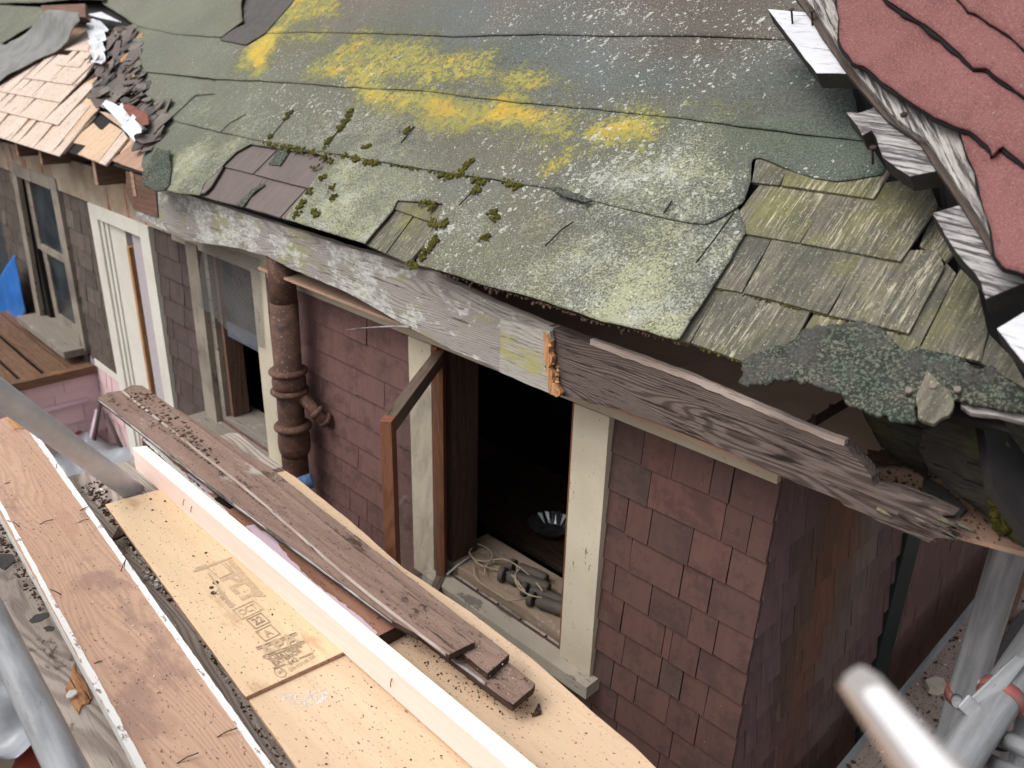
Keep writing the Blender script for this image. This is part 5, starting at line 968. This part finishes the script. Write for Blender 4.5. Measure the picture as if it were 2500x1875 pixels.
# bracket under the couplers
bk = thing('ladder_bracket', 'galvanised ladder bracket with a round socket at the bottom right corner', 'bracket', at(2420, 1800, 2.35))
pS = at(2428, 1800, 2.5); tube('socket', [pS, pS - np.array([0, 0, .30])], .045, 'galv', bk, seg=20, cap=False)
tube('bore_dark_plug', [pS - np.array([0, 0, .02]), pS - np.array([0, 0, .30])], .038, 'black', bk, seg=16)  # solid black plug painting the darkness inside the socket
tube('rung', [at(2440, 1800, 2.4), at(2560, 1850, 2.2)], .022, 'galv', bk, seg=12); tube('rung', [at(2410, 1860, 2.4), at(2540, 1920, 2.2)], .022, 'galv', bk, seg=12); tube('rail', [at(2500, 1760, 2.5), at(2480, 1900, 2.4)], .02, 'galv', bk, seg=12)
# out of focus pole end close to the camera
d0, d1 = .62, .40
fp = thing('pole', 'pale blurred pole end pointing in from the bottom right corner, close to the camera', 'pole', at(2090, 1625, d0))
a0 = at(2078, 1632, d0); a1 = at(2420, 2060, d1); ax = (a1 - a0) / np.linalg.norm(a1 - a0); ctr = (a0 + a1) / 2 - CAM; sx_ = np.cross(ax, ctr); sx_ /= np.linalg.norm(sx_)
PFR = Frame(a0, ax, sx_); 
if PFR.n @ (CAM - a0) < 0: PFR = Frame(a0, ax, -sx_)
L_ = 1.3
prism('pole_body', PFR, [(.0, -.006), (.004, -.010), (.02, -.014), (L_, -.018), (L_, .015), (.03, .011), (.006, .008), (0, .005)], 0, .022, 'poleend', fp, bevel=.003)
prism('bare_edge', PFR, [(.012, -.0135), (L_, -.0205), (L_, -.012), (.02, -.010)], .001, .004, 'poleside', fp, bevel=0)
prism('highlight_face', PFR, [(.046, -.001), (.054, -.004), (L_, -.007), (L_, .0145), (.056, .007)], .0012, .003, 'polewhite', fp, bevel=0)  # overexposed glare on the pole laid on as a white face
# blue pipe stub
tag(tube('pipe_stub', [at(700, 1195, 3.75), at(764, 1172, 3.72)], .034, 'bluetube', None, seg=20), 'short scuffed blue pipe end poking out at the foot of the soil pipe', 'pipe')
# ================================================================== LEFT: PINK ANNEX, STICKS, TARPS
XA = -6.86
AN = thing('porch', 'low pink-shingled porch with a bare brown board roof at the far left', 'porch', (-7.8, -1.5, 0))
clad('wall', sideF(XA), -3.0, -.01, [2.44 - .133 * i for i in range(18)], PINK, 'pinksh', parent=AN, wmin=.14, wmax=.3)
boxw('wall_core', -8.85, XA - .012, -3.0, -.03, 0, 2.42, 'black', AN, bevel=0)
tube('conduit', [Yp(0, 0, 0) * 0 + np.array([XA + .03, -3, 2.215]), np.array([XA + .03, -.12, 2.215])], .018, 'pinkpaint', AN, seg=10)
prism('edge_beam', sideF(XA), [(-3.0, 2.43), (-.02, 2.43), (-.02, 2.50), (-3.0, 2.50)], .05, .09, 'deckboard', AN, jit=.004)
yb = -.03
for i in range(15):
    wd = random.uniform(.14, .18); boxw('roof_board', -8.85, XA + .0, yb - wd, yb, 2.475, 2.5, 'deckboard', AN, bevel=.002, jit=.004); yb -= wd + random.choice([.012, .035, .03])
rp = sideF(XA + .018); prism('red_mark', rp, rp.poly([(166, 1068), (192, 1052), (200, 1052), (203, 1060), (182, 1072), (168, 1074)]), 0, .006, 'redtarp', AN, jit=.004, step=.01, bevel=0)
def stick(label, a, b, r, mat, seg=4): 
    o = tube('leaning_stick', [np.array(a), (np.array(a) + np.array(b)) / 2, np.array(b)], r, mat, None, seg=seg); return tag(o, label, 'stick', 'sticks leaning in the corner by the pink wall')
for p in (0,):
    stick('dark wooden batten leaning upright in the corner of the pink walls, the tallest stick', at(196, 768, 7.6), at(247, 1100, 7.9), .035, 'darkstick')
    stick('thin pinkish pole leaning in the corner behind the dark batten', at(205, 815, 7.7), at(302, 1110, 7.6), .018, 'pinkpaint', 8)
    stick('short grey stake leaning between the batten and the pink pole', at(245, 985, 7.5), at(228, 1085, 7.5), .018, 'darkstick')
    stick('pale narrow lath left of the batten against the pink wall', at(238, 1000, 7.55), at(218, 1090, 7.5), .022, 'pinkpaint')
    stick('thin dark rod right of the pink pole', at(258, 1010, 7.4), at(308, 1115, 7.4), .014, 'darkstick', 8)
def cloth(name, label, cat, q, z, mat, amp=.12, fq=2.2, res=.03, dz=lambda a, b: 0 * a):
    fr = floorF(z)
    hf = lambda a, b: amp * (1 - 2 * np.abs(fbm(a * fq, b * fq, 3))) + amp * .5 * fbm(a * fq * 3, b * fq * 3, 2) + dz(a, b)
    o = sheet(name, fr, fr.poly(q), hf, mat, None, res=res, jit=.05, thick=.004); return tag(o, label, cat)
cloth('tarpaulin', 'crumpled grey plastic sheet below the scaffold between the pink porch and the boards', 'tarpaulin', [(130, 1160), (215, 1080), (300, 1110), (410, 1130), (480, 1250), (330, 1300), (180, 1260)], 1.75, 'greytarp', .22, 1.6)
cloth('tarpaulin', 'crumpled grey tarpaulin under the galvanised tube at the lower left', 'tarpaulin', [(-500, 1240), (-60, 1260), (60, 1340), (130, 1500), (260, 1640), (160, 1760), (120, 1875), (-60, 1930), (-500, 1800)], 2.1, 'greytarp', .18, 2.0)
cloth('tarpaulin', 'brick-red plastic sheet in the gap at the bottom left', 'tarpaulin', [(60, 1800), (160, 1660), (300, 1640), (500, 1900), (600, 2400), (-50, 2300)], 2.0, 'redtarp', .12, 2.6)
bz = wallF(-.12)
o = sheet('tarpaulin', bz, bz.poly([(-160, 900), (-10, 690), (31, 622), (58, 762), (45, 800), (-100, 860)]), lambda a, b: .04 * fbm(a * 3, b * 2, 2), 'blue', None, res=.03, jit=.01, thick=.005)
tag(o, 'bright blue tarpaulin draped past the far end of the house', 'tarpaulin')
NB = thing('neighbour_house', 'slate-grey lap-sided neighbouring house at the far left edge', 'house', (-11.5, 0, 0))
for i in range(34): prism('siding', sideF(-11.4), [(-6, .15 * i), (8, .15 * i), (8, .15 * i + .17), (-6, .15 * i + .17)], .02 + .002 * (i % 2), .02, 'siding', NB, bevel=.003, taxis=(1, 0)) if 12 < i < 33 else None
boxw('wall', -12.5, -11.43, -6, 8, 0, 5.1, 'siding', NB)
# ================================================================== THINGS ON THE WINDOW STOOL
ST = .2
def onst(x, y, z=2.842): return Zp(x, y, z)
def z2(x, y): return (1000 + x * .5247, 850 + y * .5244)
r0 = .026
for (a, b, rr, lab) in [((455, 1060), (650, 1120), .030, 'lumpy grey sash weight lying farthest inside on the window stool'), ((500, 1020), (640, 1075), .026, 'bark-like brown sash weight behind the lumpy one'),
    ((560, 1130), (750, 1190), .026, 'grey sash weight in front with a hooked ring end'), ((590, 1175), (760, 1235), .028, 'dark sash weight nearest the outer sill')]:
    p = onst(*z2(*a), 2.838 + rr); q = onst(*z2(*b), 2.838 + rr); tt = thing('sash_weight', lab, 'weight', p, 'sash weights on the window stool')
    tube('weight_body', smoothpath([p, p + (q - p) * .12, p + (q - p) * .3, p + (q - p) * .7, q], 3), rr, 'lead', tt, seg=12, rfun=lambda i: [.55, .75, .92, 1, 1.05, .98, 1.03, .97, 1.04, 1, .96, .9, .8][min(i, 12)])
    d = (q - p) / np.linalg.norm(q - p); tube('ring', [p - d * .035, p - d * .012], rr * 1.15, 'lead', tt, seg=12)
cords = [[(235, 915), (290, 905), (350, 925), (385, 960), (370, 990), (310, 985), (280, 950), (300, 920)], [(280, 905), (275, 950), (330, 1010), (400, 1030), (480, 1060), (540, 1140)], [(385, 985), (450, 985), (500, 1020), (495, 1080), (540, 1130)], [(300, 1010), (305, 1060), (340, 1100), (420, 1150), (470, 1175), (560, 1160)], [(350, 1050), (360, 1010), (420, 985), (480, 1000), (560, 1060), (620, 1130)], [(520, 1020), (490, 1060), (505, 1110), (560, 1150), (650, 1165)]]
rc = thing('cord_tangle', 'tangle of thin beige sash cord looped over the weights on the window stool', 'cord', onst(*z2(350, 950)))
for i, c in enumerate(cords):
    P = [onst(*z2(x, y), 2.845 + .022 * abs(math.sin(i * 2 + j * 1.3)) + (.03 if x > 440 else 0)) for j, (x, y) in enumerate(c)]; tube('cord_loop', smoothpath(P, 6), .0035, 'rope', rc, seg=6)
for (x, y, rr, hh, lab) in [(240, 945, .020, .05, 'tarnished cotton-reel shaped knob at the inner corner of the window stool'), (292, 915, .018, .014, 'flat pale cap beside the upright knob on the stool')]:
    p = onst(*z2(x, y), 2.836); tag(tube('knob', [p, p + np.array([0, 0, hh * .25]), p + np.array([0, 0, hh * .3]), p + np.array([0, 0, hh * .7]), p + np.array([0, 0, hh * .75]), p + np.array([0, 0, hh])], rr, 'porcelain', None, seg=18, rfun=lambda i: [1, 1, .7, .7, 1, .95][i]), lab, 'knob')
tag(tube('stay_rod', [onst(*z2(172, 1055), 2.80), onst(*z2(225, 1010), 2.84), onst(*z2(290, 965), 2.85)], .005, 'dull', None, seg=8), 'thin grey casement stay rod hooked over the outer sill', 'rod')
# dim things inside
pI = Yp(1345, 1300, .7); dish = thing('fluted_dish', 'shiny fluted metal dish glinting in the dark room', 'dish', pI)
V = []; F = []; n_ = 36
for i, (r, z) in enumerate([(.05, 0), (.07, .01), (.115, .055), (.12, .058)]):
    for k in range(n_): t = 2 * math.pi * k / n_; rr = r * (1 + (.05 if k % 2 else -.05) * (i > 1)); V.append(pI + np.array([rr * math.cos(t), rr * math.sin(t), z]))
for i in range(3):
    for k in range(n_): F.append([i * n_ + k, i * n_ + (k + 1) % n_, (i + 1) * n_ + (k + 1) % n_, (i + 1) * n_ + k])
F.append(list(range(n_))); build('bowl', V, F, V, 'chrome', dish)
tag(prism('shelf', floorF(pI[2] - .01), [(pI[0] - 1.6, pI[1] - .18), (pI[0] + .5, pI[1] - .18), (pI[0] + .5, pI[1] + .5), (pI[0] - 1.6, pI[1] + .5)], 0, .03, 'darkedge', None), 'dim wooden counter inside the dark room under the dish', 'counter')
